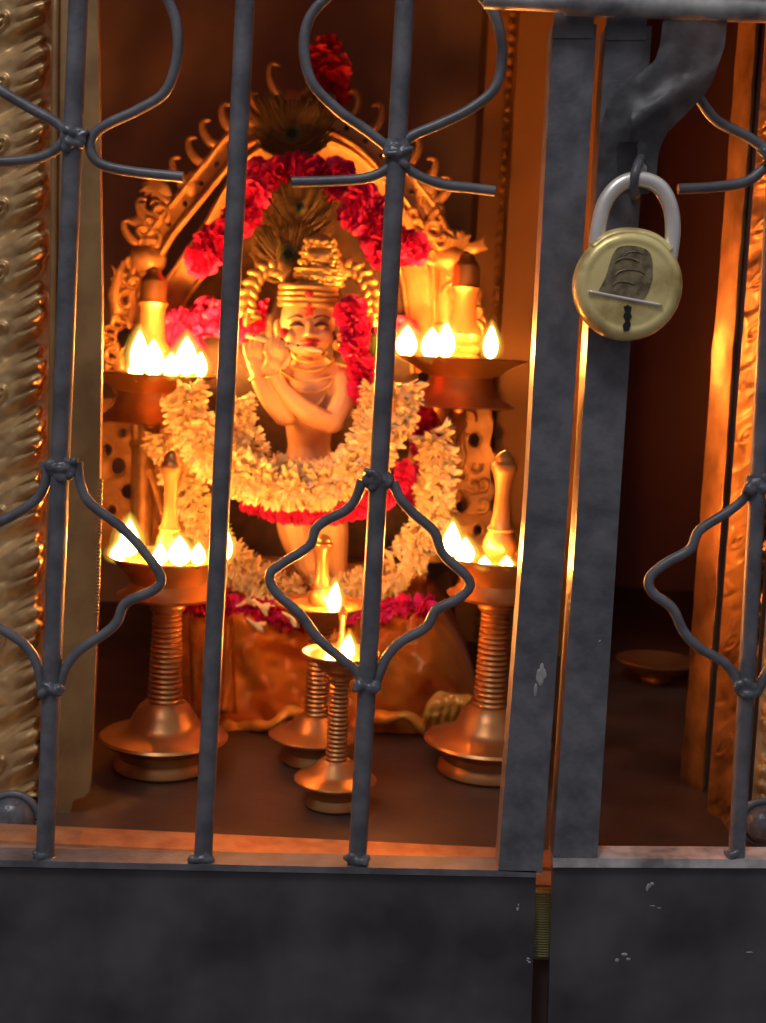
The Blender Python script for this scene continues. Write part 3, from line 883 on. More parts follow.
for i in range(40):
    t = i/39
    xx = 420+44*min(1, t*1.9)+random.uniform(-13, 13)-16*max(0, t-.6); y = 200+t*180
    curl(bm, xx, y, random.uniform(7, 13), random.uniform(0, 6), 1.0, 4, random.choice((-1, 1)), random.uniform(2, 16))
obj('foliage', bm, M['arch'], AR)
# large leaf shapes at the shoulders
bm = bmesh.new()
def acan(x, y, L, wd, ang, bend=.3):
    bm = bmesh.new(); dx, dy = math.sin(ang), -math.cos(ang); nx, ny = -dy, dx
    mid = [pa(x+dx*L*t+nx*bend*L*math.sin(PI*t*.9), y+dy*L*t+ny*bend*L*math.sin(PI*t*.9), 3+5*math.sin(PI*t)) for t in (0, .25, .5, .75, 1)]
    tube(bm, mid, lambda t: sA*wd*(.25+.75*math.sin(PI*min(1, .15+t*.85))), seg=10, r2=lambda t: sA*3.2)
    for t in (.15, .35, .55, .72):
        for sx in (-1, 1):
            b0 = Vector((x+dx*L*t+nx*bend*L*math.sin(PI*t*.9), y+dy*L*t+ny*bend*L*math.sin(PI*t*.9)))
            tip = b0+Vector((dx*L*.22+sx*nx*wd*1.5, dy*L*.22+sx*ny*wd*1.5))
            tube(bm, [pa(b0.x, b0.y, 5), pa((b0.x+tip.x)/2+dx*2, (b0.y+tip.y)/2+dy*2, 8), pa(tip.x, tip.y, 4)], lambda q: sA*wd*.34*(1.1-.8*q), seg=8, n=4)
    bm = fuse(bm, sA*1.5, 1)
    obj('shoulder_leaf', bm, M['arch'], AR)
for args in ((170, 204, 34, 9, -1.0, .2), (190, 196, 24, 8, -.3, .1), (120, 330, 70, 6, .1, -.12), (114, 400, 60, 6, 0, .1), (150, 236, 26, 7, -.9, .2),
             (418, 204, 36, 9, .9, -.2), (450, 262, 34, 7, .35, .1), (462, 250, 26, 6, 1.2, .1), (480, 345, 56, 5, .05, -.1), (484, 395, 46, 5, .1, .1)):
    acan(*args)
# crest on top
bm = bmesh.new()
ell(bm, pa(292, 122, 6), (26*sA, 9*sA, 18*sA), None, 20, 12)
ell(bm, pa(292, 104, 4), (15*sA, 7*sA, 14*sA), None, 16, 10)
for x, y, dx, dy, h in ((284, 96, -18, -26, -1), (300, 96, 14, -22, 1), (272, 112, -22, -10, -1), (314, 112, 22, -10, 1), (262, 122, -20, -4, -1)):
    flick(bm, x, y, dx, dy, h, 4.5, 5)
tube(bm, [pa(300, 100, 2), pa(310, 88, 0), pa(322, 78, -2), pa(328, 64, -3)], 3*sA, seg=8)
obj('crest', bm, M['arch'], AR)
# pierced side panels
def pierced(xa_, xb_, ya_, yb_, holes, name='pierced_panel'):
    cu = bpy.data.curves.new('c', 'CURVE'); cu.dimensions = '2D'; cu.fill_mode = 'BOTH'; cu.extrude = 2.0
    def sp(pts):
        s_ = cu.splines.new('POLY'); s_.points.add(len(pts)-1)
        for i, (x, y) in enumerate(pts): s_.points[i].co = (x, -y, 0, 1)
        s_.use_cyclic_u = True
    edge_ = []
    n = 14
    for i in range(n): edge_.append((xa_+3*math.sin(i*1.9), ya_+(yb_-ya_)*i/n))
    for i in range(n): edge_.append((xb_+3*math.sin(i*2.3), yb_-(yb_-ya_)*i/n))
    sp(edge_)
    for hx, hy, rx, ry in holes: sp([(hx+rx*math.cos(a*PI/6), hy+ry*math.sin(a*PI/6)) for a in range(12)])
    ob = bpy.data.objects.new('t', cu); COL.objects.link(ob)
    dg = bpy.context.evaluated_depsgraph_get(); me = bpy.data.meshes.new_from_object(ob.evaluated_get(dg))
    b2 = bmesh.new(); b2.from_mesh(me); bpy.data.objects.remove(ob); bpy.data.curves.remove(cu); bpy.data.meshes.remove(me)
    for v in b2.verts:
        v.co = pa(v.co.x, -v.co.y, v.co.z+2+4*noise.noise(Vector((v.co.x*.05, v.co.y*.05, 0))))
    for hx, hy, rx, ry in holes:     # raised lips
        tube(b2, [pa(hx+(rx+1.5)*math.cos(a*PI/6), hy+(ry+1.5)*math.sin(a*PI/6), 5) for a in range(13)], 1.4*sA, seg=6, smooth=False)
    return obj(name, b2, M['arch'], AR, angle=30)
pierced(100, 200, 398, 566, [(118, 466, 7, 8), (128, 492, 7, 7), (108, 450, 4, 5), (122, 432, 4, 4), (136, 520, 8, 10), (134, 474, 4, 3), (112, 510, 4, 5), (160, 450, 6, 4), (172, 520, 7, 6), (150, 496, 5, 6), (180, 480, 6, 5)])
pierced(408, 492, 398, 562, [(430, 440, 6, 5), (446, 470, 6, 7), (462, 505, 6, 8), (475, 440, 5, 6), (440, 520, 7, 6), (478, 530, 4, 5), (424, 480, 5, 5)])
bm = bmesh.new()
for i in range(26):
    curl(bm, random.uniform(418, 484), random.uniform(410, 540), random.uniform(6, 11), random.uniform(0, 6), .9, 2.8, random.choice((-1, 1)), random.uniform(6, 9))
tube(bm, [pa(466, 408, 8), pa(462, 440, 8), pa(464, 460, 8), pa(452, 480, 8), pa(440, 505, 8)], 2.6*sA, seg=8)
obj('vine_relief', bm, M['arch'], AR); bm = bmesh.new()
for i in range(12):
    curl(bm, random.uniform(140, 195), random.uniform(410, 540), random.uniform(6, 10), random.uniform(0, 6), .9, 2.6, random.choice((-1, 1)), random.uniform(6, 9))
tube(bm, [pa(134, 405, 8), pa(140, 450, 9), pa(158, 500, 9), pa(166, 545, 8)], lambda t: sA*(7-3*t), seg=8)
obj('vine_relief', bm, M['arch'], AR)
# feet joining the arch to the pedestal
bm = bmesh.new(); box(bm, (P(196, 600, YA).x, YA-.004, zt-.003), (P(425, 600, YA).x, YA+.012, P(300, 560, YA).z))
obj('foot_rail', bm, M['arch'], AR, smooth=False)
bm = bmesh.new()   # dark inner backing
slab(bm, [(168, 560), (168, 330), (180, 290), (210, 245), (240, 200), (262, 172), (295, 158), (330, 164), (358, 184), (382, 214), (400, 248), (412, 290), (418, 340), (420, 560)], YA+.014, 4)
obj('backing', bm, M['hair'], AR, smooth=False)

# ================================================================== IDOL
YI = 1.185
ID = empty('idol', Vector((P(320, 600, YI).x, YI, zt)), 'flute playing idol standing under the arch, gold crowned and garlanded', 'statue')
sI = S(YI)
def pi(x, y, d=0): return P(x, y, YI-d*sI)
def limb(bm, pts, rs, flat=1.0, seg=14):
    """pts: (x,y,d); rs radii px"""
    n = len(rs)-1
    def rr(t):
        q = t*n; i = min(int(q), n-1); u = q-i; return (rs[i]*(1-u)+rs[i+1]*u)*sI
    tube(bm, [pi(*p) for p in pts], rr, seg=seg, r2=lambda t: rr(t)*flat, n=6)
    ell(bm, pi(*pts[0]), (rs[0]*sI, rs[0]*sI*flat, rs[0]*sI*.8), None, 24, 16); ell(bm, pi(*pts[-1]), (rs[-1]*sI, rs[-1]*sI*flat, rs[-1]*sI*.8), None, 24, 16)
bm = bmesh.new()
# torso
limb(bm, [(309, 470, -6), (309, 445, -4), (309, 415, -2), (310, 388, 0), (311, 372, -1)], [26, 21, 25, 31, 24], .68, 32)
ell(bm, pi(292, 374, 0), (20*sI, 12*sI, 11*sI)); ell(bm, pi(334, 374, 0), (20*sI, 12*sI, 11*sI))
ell(bm, pi(296, 392, 9), (13*sI, 6*sI, 10*sI)); ell(bm, pi(324, 392, 9), (13*sI, 6*sI, 10*sI))
limb(bm, [(310, 372, 0), (309, 350, 1)], [11, 10], 1, 24)
# hips and legs (left leg straight, right leg crossed in front)
ell(bm, pi(310, 482, -4), (34*sI, 20*sI, 24*sI))
limb(bm, [(324, 486, -3), (330, 530, 0), (334, 560, 0), (338, 592, 2)], [21, 19, 14, 8])
limb(bm, [(296, 486, 0), (296, 528, 8), (306, 560, 12), (322, 594, 14)], [21, 19, 14, 8])
ell(bm, pi(344, 600, 10), (13*sI, 14*sI, 6*sI)); ell(bm, pi(318, 600, 20), (12*sI, 14*sI, 6*sI))
# his left arm (photo right): shoulder, elbow low, forearm crossing up to the flute
limb(bm, [(342, 377, 4), (344, 398, 12), (332, 424, 24)], [13, 12, 11])
limb(bm, [(332, 424, 24), (304, 410, 38), (281, 388, 42), (272, 372, 42)], [11, 10, 7.5, 6.5])
# his right arm (photo left)
limb(bm, [(282, 378, 2), (274, 396, 10), (286, 417, 26)], [13, 12, 11])
limb(bm, [(286, 417, 26), (272, 400, 34), (262, 384, 38), (257, 372, 38)], [11, 11, 9, 7.5])
# hands
ell(bm, pi(256, 364, 40), (9*sI, 5*sI, 10*sI), Matrix.Rotation(-.2, 3, 'Y'))
ell(bm, pi(275, 362, 44), (8*sI, 5*sI, 10*sI), Matrix.Rotation(.15, 3, 'Y'))
for (x, y, tx, ty, d) in ((249, 360, 245, 344, 40), (253, 356, 251, 341, 41), (257, 355, 257, 339, 42), (261, 356, 262, 341, 43), (268, 356, 268, 340, 46), (272, 354, 273, 337, 47), (277, 354, 279, 338, 47), (281, 357, 284, 343, 46)):
    limb(bm, [(x, y, d), ((x+tx)/2-1, (y+ty)/2, d+3), (tx, ty, d+1)], [3.0, 2.8, 2.2], seg=8)
limb(bm, [(264, 368, 42), (268, 360, 48), (266, 351, 50)], [3.2, 3, 2.4], seg=8)
limb(bm, [(283, 367, 46), (288, 358, 50), (286, 350, 50)], [3.2, 3, 2.4], seg=8)
def ph(x, y, d=0): return pi(308+(x-308)*1.13, 336+(y-336)*1.06, d*1.12)
# head: skull, jaw, cheeks, nose, ears, lips
ell(bm, ph(308, 320, 4), (27*sI, 23*sI, 28*sI), None, 20, 14)
ell(bm, ph(308, 336, 8), (23*sI, 20*sI, 20*sI), None, 18, 12)
ell(bm, ph(309, 349, 14), (10*sI, 9*sI, 7*sI))
ell(bm, ph(296, 337, 16), (10.5*sI, 9*sI, 9*sI)); ell(bm, ph(321, 337, 16), (10.5*sI, 9*sI, 9*sI))
limb(bm, [(309, 321, 27), (310, 329, 30), (310, 334, 33)], [2.6, 3.2, 4.2], seg=10)
ell(bm, ph(305.6, 335, 27), (2.6*sI, 3*sI, 2.2*sI)); ell(bm, ph(314, 335, 27), (2.6*sI, 3*sI, 2.2*sI))
ell(bm, ph(298, 325, 21.5), (6*sI, 4*sI, 3.4*sI)); ell(bm, ph(320, 325, 21.5), (6*sI, 4*sI, 3.4*sI))
for sx in (-1, 1):
    ell(bm, ph(308+sx*27, 328, 2), (4*sI, 5*sI, 10*sI)); ell(bm, ph(308+sx*28, 340, 3), (3*sI, 3*sI, 5*sI))
bm = fuse(bm, sI*1.1, 4)
body = obj('body', bm, M['skin'], ID)
# painted features, raised in low relief
bm = bmesh.new()
for x in (298, 320):
    tube(bm, [ph(x-7, 326.5, 23), ph(x, 324.5, 26), ph(x+6.5, 326.5, 23.5)], lambda t: sI*(.7+1.5*math.sin(PI*t)), seg=8)
    tube(bm, [ph(x-8, 320, 22.5), ph(x, 316.8, 25.5), ph(x+7.5, 319.5, 22.5)], sI*.9, seg=6)
obj('eyes', bm, M['darkpaint'], ID)
bm = bmesh.new()
tube(bm, [ph(301, 341, 23.5), ph(306, 340.5, 26.5), ph(310, 341.2, 27), ph(314, 340.5, 26.5), ph(319, 341, 23.5)], lambda t: sI*(.5+1.3*math.sin(PI*t)), seg=8)
tube(bm, [ph(303, 344.5, 24), ph(310, 346, 26.5), ph(317, 344.5, 24)], lambda t: sI*(.5+1.5*math.sin(PI*t)), seg=8)
obj('lips', bm, M['redpaint'], ID)
bm = bmesh.new()
tube(bm, [ph(303, 307, 24), ph(312, 316, 26.5)], sI*1.6, seg=8); tube(bm, [ph(316, 307, 24), ph(306, 317, 26.5)], sI*1.6, seg=8)
ell(bm, ph(309, 312, 26.5), (3*sI, 1.6*sI, 4*sI)); ell(bm, ph(287, 333, 20), (5*sI, 2*sI, 5*sI))
obj('forehead_mark', bm, M['redpaint'], ID)
# hair
bm = bmesh.new()
for sx in (-1, 1):
    limb(bm, [(308+sx*22, 296, -2), (308+sx*31, 312, -4), (308+sx*33, 334, -6), (308+sx*30, 356, -6)], [12, 11, 9, 5])
ell(bm, pi(308, 306, -6), (30*sI, 20*sI, 24*sI))
bm = fuse(bm, sI*1.6, 2)
obj('hair', bm, M['hair'], ID)
# crown
cr = bpy.data.objects.new('crown', None); COL.objects.link(cr); cr.parent = ID; cr.location = pi(309, 305, 0)-worldloc(ID)
def ringz(name, cx, cy, d, rx, ry, th, par, m='gold', tilt=0):
    bm = bmesh.new(); c0 = pi(cx, cy, d)
    tube(bm, [c0+Vector((rx*sI*math.cos(a*PI/12), -ry*sI*math.sin(a*PI/12), 0)) for a in range(25)], th*sI, seg=8, smooth=False, ref=Vector((0, 0, 1)))
    return obj(name, bm, M[m], par)
bm = bmesh.new()
for y, r, th in ((305, 28, 3.2), (299.5, 28.5, 2.6), (294, 28, 2.8), (288, 27, 3.2)):
    c0 = pi(308.5, y, 2)
    tube(bm, [c0+Vector((r*sI*math.cos(a*PI/14), -(r-1)*sI*math.sin(a*PI/14), 0)) for a in range(29)], th*sI, seg=8, smooth=False, ref=Vector((0, 0, 1)))
lathe(bm, pi(308.5, 300, 2), [(0, pi(308, 310).z), (27*sI, pi(308, 308).z), (27*sI, pi(308, 288).z), (0, pi(308, 286).z)], 28)
cb = obj('band', bm, M['gold'], cr)
bm = bmesh.new(); ell(bm, pi(309, 294, 31), (4*sI, 2.6*sI, 4*sI)); ell(bm, pi(309, 305, 31), (2.4*sI, 2*sI, 2.4*sI))
obj('gem', bm, M['redpaint'], cr)
bm = bmesh.new()
ell(bm, pi(320, 276, 6), (24*sI, 20*sI, 12*sI), Matrix.Rotation(.1, 3, 'Y'), 20, 12)
ell(bm, pi(320, 258, 5), (19*sI, 18*sI, 12*sI), None, 20, 12)
ell(bm, pi(320, 243, 4), (13*sI, 13*sI, 9*sI), None, 16, 10)
for y, r, yc in ((284, 23, 6), (277, 25, 6), (270, 24, 6), (262, 20.5, 5), (254, 19.5, 5), (247, 15, 4), (239, 10, 4)):
    c0 = pi(320, y, yc)
    tube(bm, [c0+Vector((r*sI*math.cos(a*PI/12), -(r*.76)*sI*math.sin(a*PI/12), 0)) for a in range(25)], 1.7*sI, seg=6, smooth=False, ref=Vector((0, 0, 1)))
for i in range(90):
    a = random.uniform(-1.5, 1.5); y = random.uniform(240, 286); r = 24.5-abs(y-276)*.30
    ell(bm, pi(320+r*math.sin(a), y, 6+r*.78*math.cos(a)), (sI*3, sI*2.4, sI*2.6), u=8, v=6)
obj('topknot', bm, M['gold'], cr)
for sx, x0 in ((-1, 288), (1, 332)):
    bm = bmesh.new()
    spine = [(x0, 276), (x0+sx*14, 268), (x0+sx*28, 274), (x0+sx*37, 290), (x0+sx*40, 308), (x0+sx*34, 322)]
    tube(bm, [pi(a, b, 3) for a, b in spine], lambda t: sI*(8.5-2.5*t), seg=10, r2=sI*4)
    cpp = catmull([Vector((a, b, 0)) for a, b in spine], 4)
    for i in range(2, len(cpp)-1, 2):
        p = cpp[i]; d = (cpp[i+1]-cpp[i-1]).normalized(); n = Vector((d.y, -d.x, 0))*sx
        for q, L in ((1, 9), (-1, 8)):
            tube(bm, [pi(p.x, p.y, 5), pi(p.x+n.x*q*L*.6+d.x*3, p.y+n.y*q*L*.6+d.y*3, 8), pi(p.x+n.x*q*L+d.x*7, p.y+n.y*q*L+d.y*7, 5)], lambda t: sI*(4.6-2.2*t), seg=8, n=4)
    obj('side_plume', bm, M['gold'], cr)
# jewellery
bm = bmesh.new()
for i, (y, w, dd) in enumerate(((360, 17, 14), (366, 24, 15), (373, 30, 16), (382, 26, 18), (394, 17, 20))):
    pts = [pi(309+w*math.cos(PI-a*PI/10), y-8+ (10+i*3)*math.sin(a*PI/10), dd-6+8*math.sin(a*PI/10)) for a in range(11)]
    tube(bm, pts, 1.5*sI, seg=8, n=3)
obj('necklace', bm, M['gold'], ID)
bm = bmesh.new()
for (x, y, d, rx) in ((258, 377, 38, 8), (273, 376, 42, 7.5)):
    c0 = pi(x, y, d)
    tube(bm, [c0+Vector((rx*sI*math.cos(a*PI/8), -rx*sI*math.sin(a*PI/8), rx*.35*sI*math.cos(a*PI/8))) for a in range(17)], 1.4*sI, seg=6, smooth=False, ref=Vector((0, 0, 1)))
obj('bangle', bm, M['gold'], ID)
bm = bmesh.new()
for x in (281, 336):
    ell(bm, pi(x, 345, 6), (3.6*sI, 3*sI, 5*sI), u=10, v=8)
obj('earring', bm, M['gold'], ID)
# waist cloth
bm = bmesh.new()
rows = []
for j in range(15):
    t = j/14; row = []
    for a in range(48):
        an = 2*PI*a/48; r = 28+10*math.sin(PI*min(1, t*1.3))*.9+4*t + 1.4*math.sin(a*2.2+t*2)*(t+.2)
        q = pi(310, 464+t*58, -3)
        row.append(bm.verts.new(q+Vector((r*sI*math.cos(an), r*.72*sI*math.sin(an), 0))))
    rows.append(row)
for r0, r1 in zip(rows, rows[1:]):
    for k in range(48): bm.faces.new((r0[k], r0[(k+1) % 48], r1[(k+1) % 48], r1[k]))
bmesh.ops.solidify(bm, geom=bm.faces[:], thickness=.0015)
obj('waist_cloth', bm, M['darkred'], ID)
# flute
FL = bmesh.new(); tube(FL, [pi(246, 335, 46), pi(280, 343, 46), pi(322, 351, 36)], 2.4*sI, seg=12)
fl = obj('flute', FL, M['ivory']); tag(fl, 'cream flute held in both raised hands at the idol mouth', 'flute')
bm = bmesh.new()
for x, y, d in ((254, 336.2, 48.6), (288, 343.4, 47.6), (298, 345.6, 45.6)):
    ell(bm, pi(x, y, d), (1.3*sI, .8*sI, 1.1*sI), u=8, v=6)
obj('finger_hole', bm, M['darkpaint'], fl)

# ================================================================== FLOWERS
def petal_mesh(bm, base, dirv, length, width, cup, mi=0):
    d = dirv.normalized(); s_ = d.cross(Vector((.13, .31, .94))).normalized(); n = s_.cross(d)
    rows = []
    for i, (t, w) in enumerate(((0, .35), (.45, 1.0), (.85, .9), (1.0, .35))):
        c0 = base+d*length*t+n*cup*length*t*t
        rows.append([bm.verts.new(c0+s_*width*.5*w*k+n*abs(k)*width*.18) for k in (-1, 0, 1)])
    for a, b in zip(rows, rows[1:]):
        for k in range(2): bm.faces.new((a[k], a[k+1], b[k+1], b[k])).material_index = mi
def pompom(name, n=44, seed=1, L=1.0, mats=None):
    rnd = random.Random(seed); bm = bmesh.new()
    ell(bm, (0, 0, 0), (.35, .35, .35), None, 10, 8)
    ga = PI*(3-5**.5)
    for i in range(n):
        z = 1-2*(i+.5)/n; r = math.sqrt(1-z*z); a = i*ga
        d = Vector((r*math.cos(a), r*math.sin(a), z)); d += Vector((rnd.uniform(-.2, .2) for _ in range(3)))
        petal_mesh(bm, d*.12, d, rnd.uniform(.78, 1.0)*L, .62, rnd.uniform(-.3, .35))
    me = bpy.data.meshes.new(name)
    for f in bm.faces: f.smooth = True
    bm.to_mesh(me); bm.free()
    for m in mats: me.materials.append(m)
    return me
red_me = [pompom('red_flower', 46, k, 1.0, [M['red']]) for k in range(3)]
dred_me = [pompom('deep_red_flower', 30, 9+k, 1.0, [M['darkred']]) for k in range(2)]
def bud_mesh(seed):
    """tuberose floret: slim tube opening in a small star"""
    rnd = random.Random(seed); bm = bmesh.new()
    bend = rnd.uniform(-.15, .15)
    tube(bm, [Vector((0, 0, 0)), Vector((bend*.3, 0, .25)), Vector((bend, 0, .5))], lambda t: .05+.06*t, seg=6, n=2)
    tip = Vector((bend*.8, 0, .32))
    k = 7
    for i in range(k):
        a = 2*PI*i/k+rnd.uniform(-.2, .2); sp_ = rnd.uniform(.25, .75)
        petal_mesh(bm, tip, Vector((math.cos(a)*sp_, math.sin(a)*sp_, 1)), rnd.uniform(.5, .72), .19, rnd.uniform(-.3, .2))
    me = bpy.data.meshes.new('floret')
    for f in bm.faces: f.smooth = True
    bm.to_mesh(me); bm.free(); me.materials.append(M['white'])
    return me
bud_me = [bud_mesh(k) for k in range(4)]
fl_count = 0
def place(name, me, loc, scale, rot, parent, label=None):
    o = bpy.data.objects.new(name, me); COL.objects.link(o)
    o.parent = parent; o.location = loc-worldloc(parent); o.scale = (scale,)*3 if not hasattr(scale, '__len__') else scale
    o.rotation_euler = rot
    return o
def joined(name, items, parent, m):
    """the florets past the hundred that show largest, as one object"""
    bm = bmesh.new()
    for me, mt in items:
        b = bmesh.new(); b.from_mesh(me); bmesh.ops.transform(b, matrix=mt, verts=b.verts[:])
        t = bpy.data.meshes.new('t'); b.to_mesh(t); b.free(); bm.from_mesh(t); bpy.data.meshes.remove(t)
    o = obj(name, bm, m, parent); o['kind'] = 'stuff'; return o

def garland(label, path, wpx, n, L, Y, seed, group=None, spread=1.0, every=1.0):
    """path (x,y) px; florets radiate from a central string"""
    rnd = random.Random(seed); s = S(Y)
    cp = catmull([Vector((x, y, 0)) for x, y in path], 10)
    W3 = [P(p.x, p.y, Y) for p in cp]
    low = max(path, key=lambda q: q[1])
    e = empty('white_garland', P(low[0], low[1], Y), label, 'garland', group)
    bm = bmesh.new(); tube(bm, W3, 3*s, seg=8, smooth=False); obj('string', bm, M['thread'], e)
    items = []
    for i in range(n):
        t = (i+rnd.random())/n*(len(cp)-1); k = min(int(t), len(cp)-2); p = W3[k].lerp(W3[k+1], t-k)
        d = (W3[k+1]-W3[k]).normalized(); nrm = d.cross(Vector((0, 1, 0))).normalized()
        a = rnd.uniform(-PI*.62, PI*.62)     # around, front half preferred
        out = (Vector((0, -1, 0))*math.cos(a)+nrm*math.sin(a)) + d*rnd.uniform(-.45, .45) + Vector((0, 0, -.30))
        out.normalize()
        Lm = s*wpx*.5*rnd.uniform(.8, 1.12)
        q = out.to_track_quat('Z', 'Y')
        items.append((out.y, bud_me[rnd.randrange(4)], p + out*s*1.0, Lm, q))
    items.sort(key=lambda t: t[0])
    for it in items[:100]:
        o = place('floret', it[1], it[2], it[3], it[4].to_euler(), e)
    rest = [(it[1], Matrix.Translation(it[2]) @ it[4].to_matrix().to_4x4() @ Matrix.Scale(it[3], 4)) for it in items[100:]]
    if rest: joined('floret_mass', rest, e, M['white'])
    return e

garland('large white floret garland hanging in a deep loop over the idol arms', [(180, 386), (192, 420), (206, 450), (232, 470), (262, 482), (300, 488), (335, 480), (362, 462), (380, 440), (395, 410), (402, 384)], 52, 420, 1, 1.10, 3, every=1)
garland('short white floret garland nested inside the large one, across the idol waist', [(236, 398), (241, 428), (256, 452), (282, 472), (310, 478), (338, 470), (360, 448), (372, 416), (380, 382)], 38, 300, 1, 1.125, 5)
garland('long white floret garland falling behind the big loop to the idol feet', [(162, 430), (182, 480), (202, 520), (226, 556), (262, 582), (304, 594), (350, 592), (390, 574), (415, 548), (430, 515), (438, 470), (432, 430)], 46, 420, 1, 1.148, 8)

# red and pink garlands: flowers as parts
def red_garland(label, pts, Y, r, me=red_me, group=None, jit=4, name='red_garland'):
    low = max(pts, key=lambda q: q[1]); e = empty(name, P(low[0], low[1], Y), label, 'garland', group)
    bm = bmesh.new(); tube(bm, [P(x, y, Y+.004) for x, y in pts], 2*S(Y), seg=6); obj('string', bm, M['thread'], e)
    cp = catmull([Vector((x, y, 0)) for x, y in pts], 12)
    L = sum((b-a).length for a, b in zip(cp, cp[1:])); step = r*.72; acc = 0; nxt = 0
    for a, b in zip(cp, cp[1:]):
        if acc >= nxt:
            for k in range(2):
                place('flower', random.choice(me), P(a.x+random.uniform(-jit, jit), a.y+random.uniform(-jit, jit), Y-random.uniform(0, .012)), S(Y)*r*random.uniform(.85, 1.1),
                      (random.uniform(0, 6), random.uniform(0, 6), random.uniform(0, 6)), e)
            nxt += step
        acc += (b-a).length
    return e
red_garland('crimson flower garland looped under the top left of the arch', [(206, 256), (214, 240), (234, 224), (246, 204), (252, 188), (270, 178), (292, 172), (318, 174), (336, 180)], 1.245, 17, jit=5)
red_garland('crimson flower bunch hanging at the right shoulder of the arch', [(364, 208), (378, 222), (386, 238), (400, 248), (408, 262)], 1.22, 21, jit=9)
red_garland('thick crimson flower string beside the left side of the idol face', [(166, 330), (196, 328), (214, 316), (238, 322), (258, 320), (266, 328)], 1.25, 17, jit=6)
red_garland('pink crimson flower cluster just above the upper right flames', [(394, 326), (402, 332), (412, 334)], 1.28, 15, jit=4)
red_garland('crimson flower string curving down on the right of the idol face', [(352, 312), (354, 330), (356, 348), (362, 372), (364, 392)], 1.17, 15, jit=3)
red_garland('crimson flower string descending at the right of the white loops', [(424, 412), (426, 430), (432, 456), (424, 486), (410, 508)], 1.22, 15, jit=6)
red_garland('crimson flower string peeping out beneath the big white loop', [(226, 476), (250, 500), (280, 512), (320, 512), (360, 506), (392, 492), (408, 468)], 1.15, 11, jit=4)
red_garland('crimson petals and flowers strewn along the pedestal edge', [(188, 606), (210, 606), (240, 610), (264, 614), (300, 616), (340, 614), (376, 612), (406, 610), (430, 612)], 1.125, 13, me=red_me+dred_me, jit=5)
red_garland('dark red flower tucked behind the left lamp beside white florets', [(206, 452), (212, 466), (216, 478)], 1.15, 9, me=dred_me, jit=3)
# loose long white buds among the petals
for i, (x, y, a) in enumerate(((246, 618, 2.0), (236, 606, 1.3), (252, 600, 1.9), (282, 612, 2.2))):
    o = bpy.data.objects.new('fallen_floret', bud_me[i % 4]); COL.objects.link(o)
    o.location = P(x, y, 1.10); o.scale = (S(1.1)*24,)*3; o.rotation_euler = (0, a, 0)
    tag(o, 'loose white floret lying among the crimson petals on the pedestal edge', 'flower', 'loose florets on the pedestal edge')
# big dark red blossom on the crest
e = empty('red_blossom', P(330, 100, YA), 'loose dark red blossom sticking up above the arch top', 'flower')
for (x, y, r) in ((322, 56, 18), (334, 72, 18), (322, 84, 16), (338, 92, 14), (318, 70, 13), (330, 46, 12)):
    place('petal_whorl', random.choice(dred_me), P(x, y, YA), S(YA)*r, (random.uniform(0, 6), random.uniform(0, 6), 0), e)
bm = bmesh.new(); tube(bm, [P(328, 90, YA), P(322, 104, YA), P(316, 112, YA)], 2*sA, seg=8); obj('stem', bm, M['leaf'], e)
# green leaves in the garland
for (x, y, a) in ((374, 352, .4), (370, 342, -.6)):
    pass
bm = bmesh.new(); petal_mesh(bm, P(372, 358, 1.16), Vector((.2, -.2, 1)), S(1.16)*24, S(1.16)*13, .2); bmesh.ops.solidify(bm, geom=bm.faces[:], thickness=.0006)
o = obj('garland_leaf', bm, M['leaf']); tag(o, 'small green leaf beside the right crimson string near the idol cheek', 'leaf')

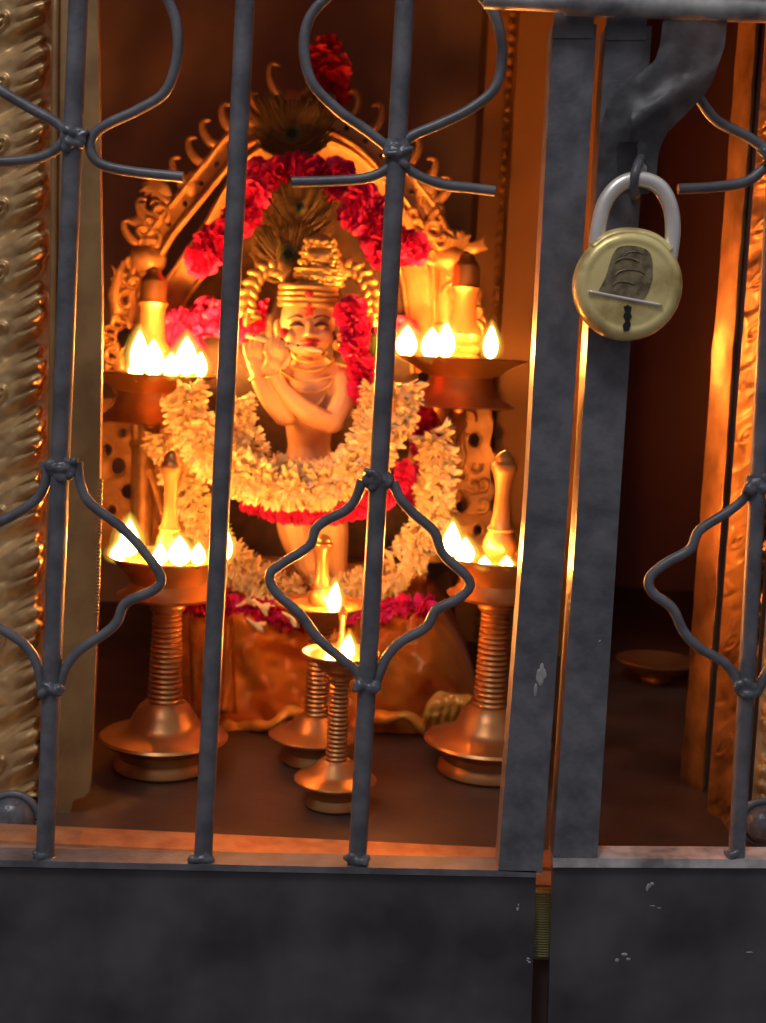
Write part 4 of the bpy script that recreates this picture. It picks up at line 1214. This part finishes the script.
# ================================================================== PEACOCK FEATHERS
def feather(label, ex, ey, Y, length, width, ang, er):
    """eye at (ex,ey); stem runs down by length along ang"""
    s = S(Y); root_ = P(ex-length*math.sin(ang), ey+length*math.cos(ang), Y)
    e = empty('peacock_feather', root_, label, 'feather', None)
    eye = P(ex, ey, Y); ax = (eye-root_).normalized(); side = ax.cross(Vector((0, 1, 0))).normalized()
    bm = bmesh.new(); tube(bm, [root_, root_.lerp(eye, .5), eye], lambda t: s*(1.8-.9*t), seg=8); obj('quill', bm, M['feather'], e)
    bm = bmesh.new(); rnd = random.Random(int(ex))
    N = 70
    for i in range(N):
        t = i/N
        for sx in (-1, 1):
            b0 = root_.lerp(eye, .15+.85*t)
            fan = (1-t)*.9+.12
            d = (side*sx*math.sin(fan*1.45+.1)+ax*math.cos(fan*1.45+.1)).normalized()
            Lb = s*width*(.5+.5*math.sin(PI*(.2+.7*t)))*rnd.uniform(.85, 1.1)
            p1 = b0+d*Lb*.5+Vector((0, rnd.uniform(-2, 2)*s, 0)); p2 = b0+d*Lb+ax*Lb*.25+Vector((0, rnd.uniform(-3, 3)*s, -0.0))
            tube(bm, [b0, p1, p2], lambda q: s*(1.5-.9*q), seg=4, n=3, r2=s*.5)
    for i in range(34):
        a = (i/33-.5)*2*2.1; d = (side*math.sin(a)+ax*math.cos(a))
        tube(bm, [eye, eye+d*s*width*.45, eye+d*s*width*.78], lambda q: s*(1.7-.9*q), seg=4, n=2, r2=s*.5)
    obj('barbs', bm, M['feather'], e)
    for nm, r, dd, m in (('eye_ring', er*1.55, 1.2, 'feather'), ('eye_green', er, 2.4, 'feathergreen'), ('eye_spot', er*.6, 3.6, 'featherblue')):
        bm = bmesh.new(); ell(bm, eye+Vector((0, -dd*s, 0)), (r*s, 1.6*s, r*1.05*s), None, 20, 10); obj(nm, bm, M[m], e)
feather('peacock feather with dark green eye rising from the left of the crown', 288, 255, 1.20, 30, 38, -.1, 8)
feather('peacock feather with dark eye fixed at the very top of the arch', 292, 134, 1.262, 24, 42, 0, 7)
feather('peacock feather standing tall behind the crown under the arch', 300, 208, 1.215, 46, 36, .1, 5)

# ================================================================== LIGHT
w = bpy.data.worlds.new('daylight'); scn.world = w; w.use_nodes = True
nt = w.node_tree; bg = nt.nodes['Background']
tc = nt.nodes.new('ShaderNodeTexCoord'); sp = nt.nodes.new('ShaderNodeSeparateXYZ'); rp = nt.nodes.new('ShaderNodeValToRGB')
nt.links.new(tc.outputs['Generated'], sp.inputs[0]); nt.links.new(sp.outputs['Z'], rp.inputs[0])
rp.color_ramp.elements[0].position = 0; rp.color_ramp.elements[0].color = (.22, .20, .21, 1)
rp.color_ramp.elements[1].position = .9; rp.color_ramp.elements[1].color = (1.0, 1.02, 1.1, 1)
nt.links.new(rp.outputs[0], bg.inputs['Color']); bg.inputs['Strength'].default_value = 0.42
# unseen lintel added to keep the sky off the shrine interior
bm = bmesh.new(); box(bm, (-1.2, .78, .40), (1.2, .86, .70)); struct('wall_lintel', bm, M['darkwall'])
# soft daylight from the open street side
def area(loc, tgt, size, power, colr):
    l = bpy.data.lights.new('daylight', 'AREA'); l.size = size; l.energy = power; l.color = colr
    o = bpy.data.objects.new('daylight', l); COL.objects.link(o); o.location = loc
    o.rotation_euler = (Vector(tgt)-Vector(loc)).to_track_quat('-Z', 'Y').to_euler(); return o
area((-.55, -.35, 1.75), (0, .8, 0), .6, 13, (1.0, .97, .95))

scn.view_settings.view_transform = 'Standard'
scn.view_settings.look = 'None'
scn.view_settings.exposure = 0
scn.view_settings.gamma = 1
scn.view_settings.use_curve_mapping = False
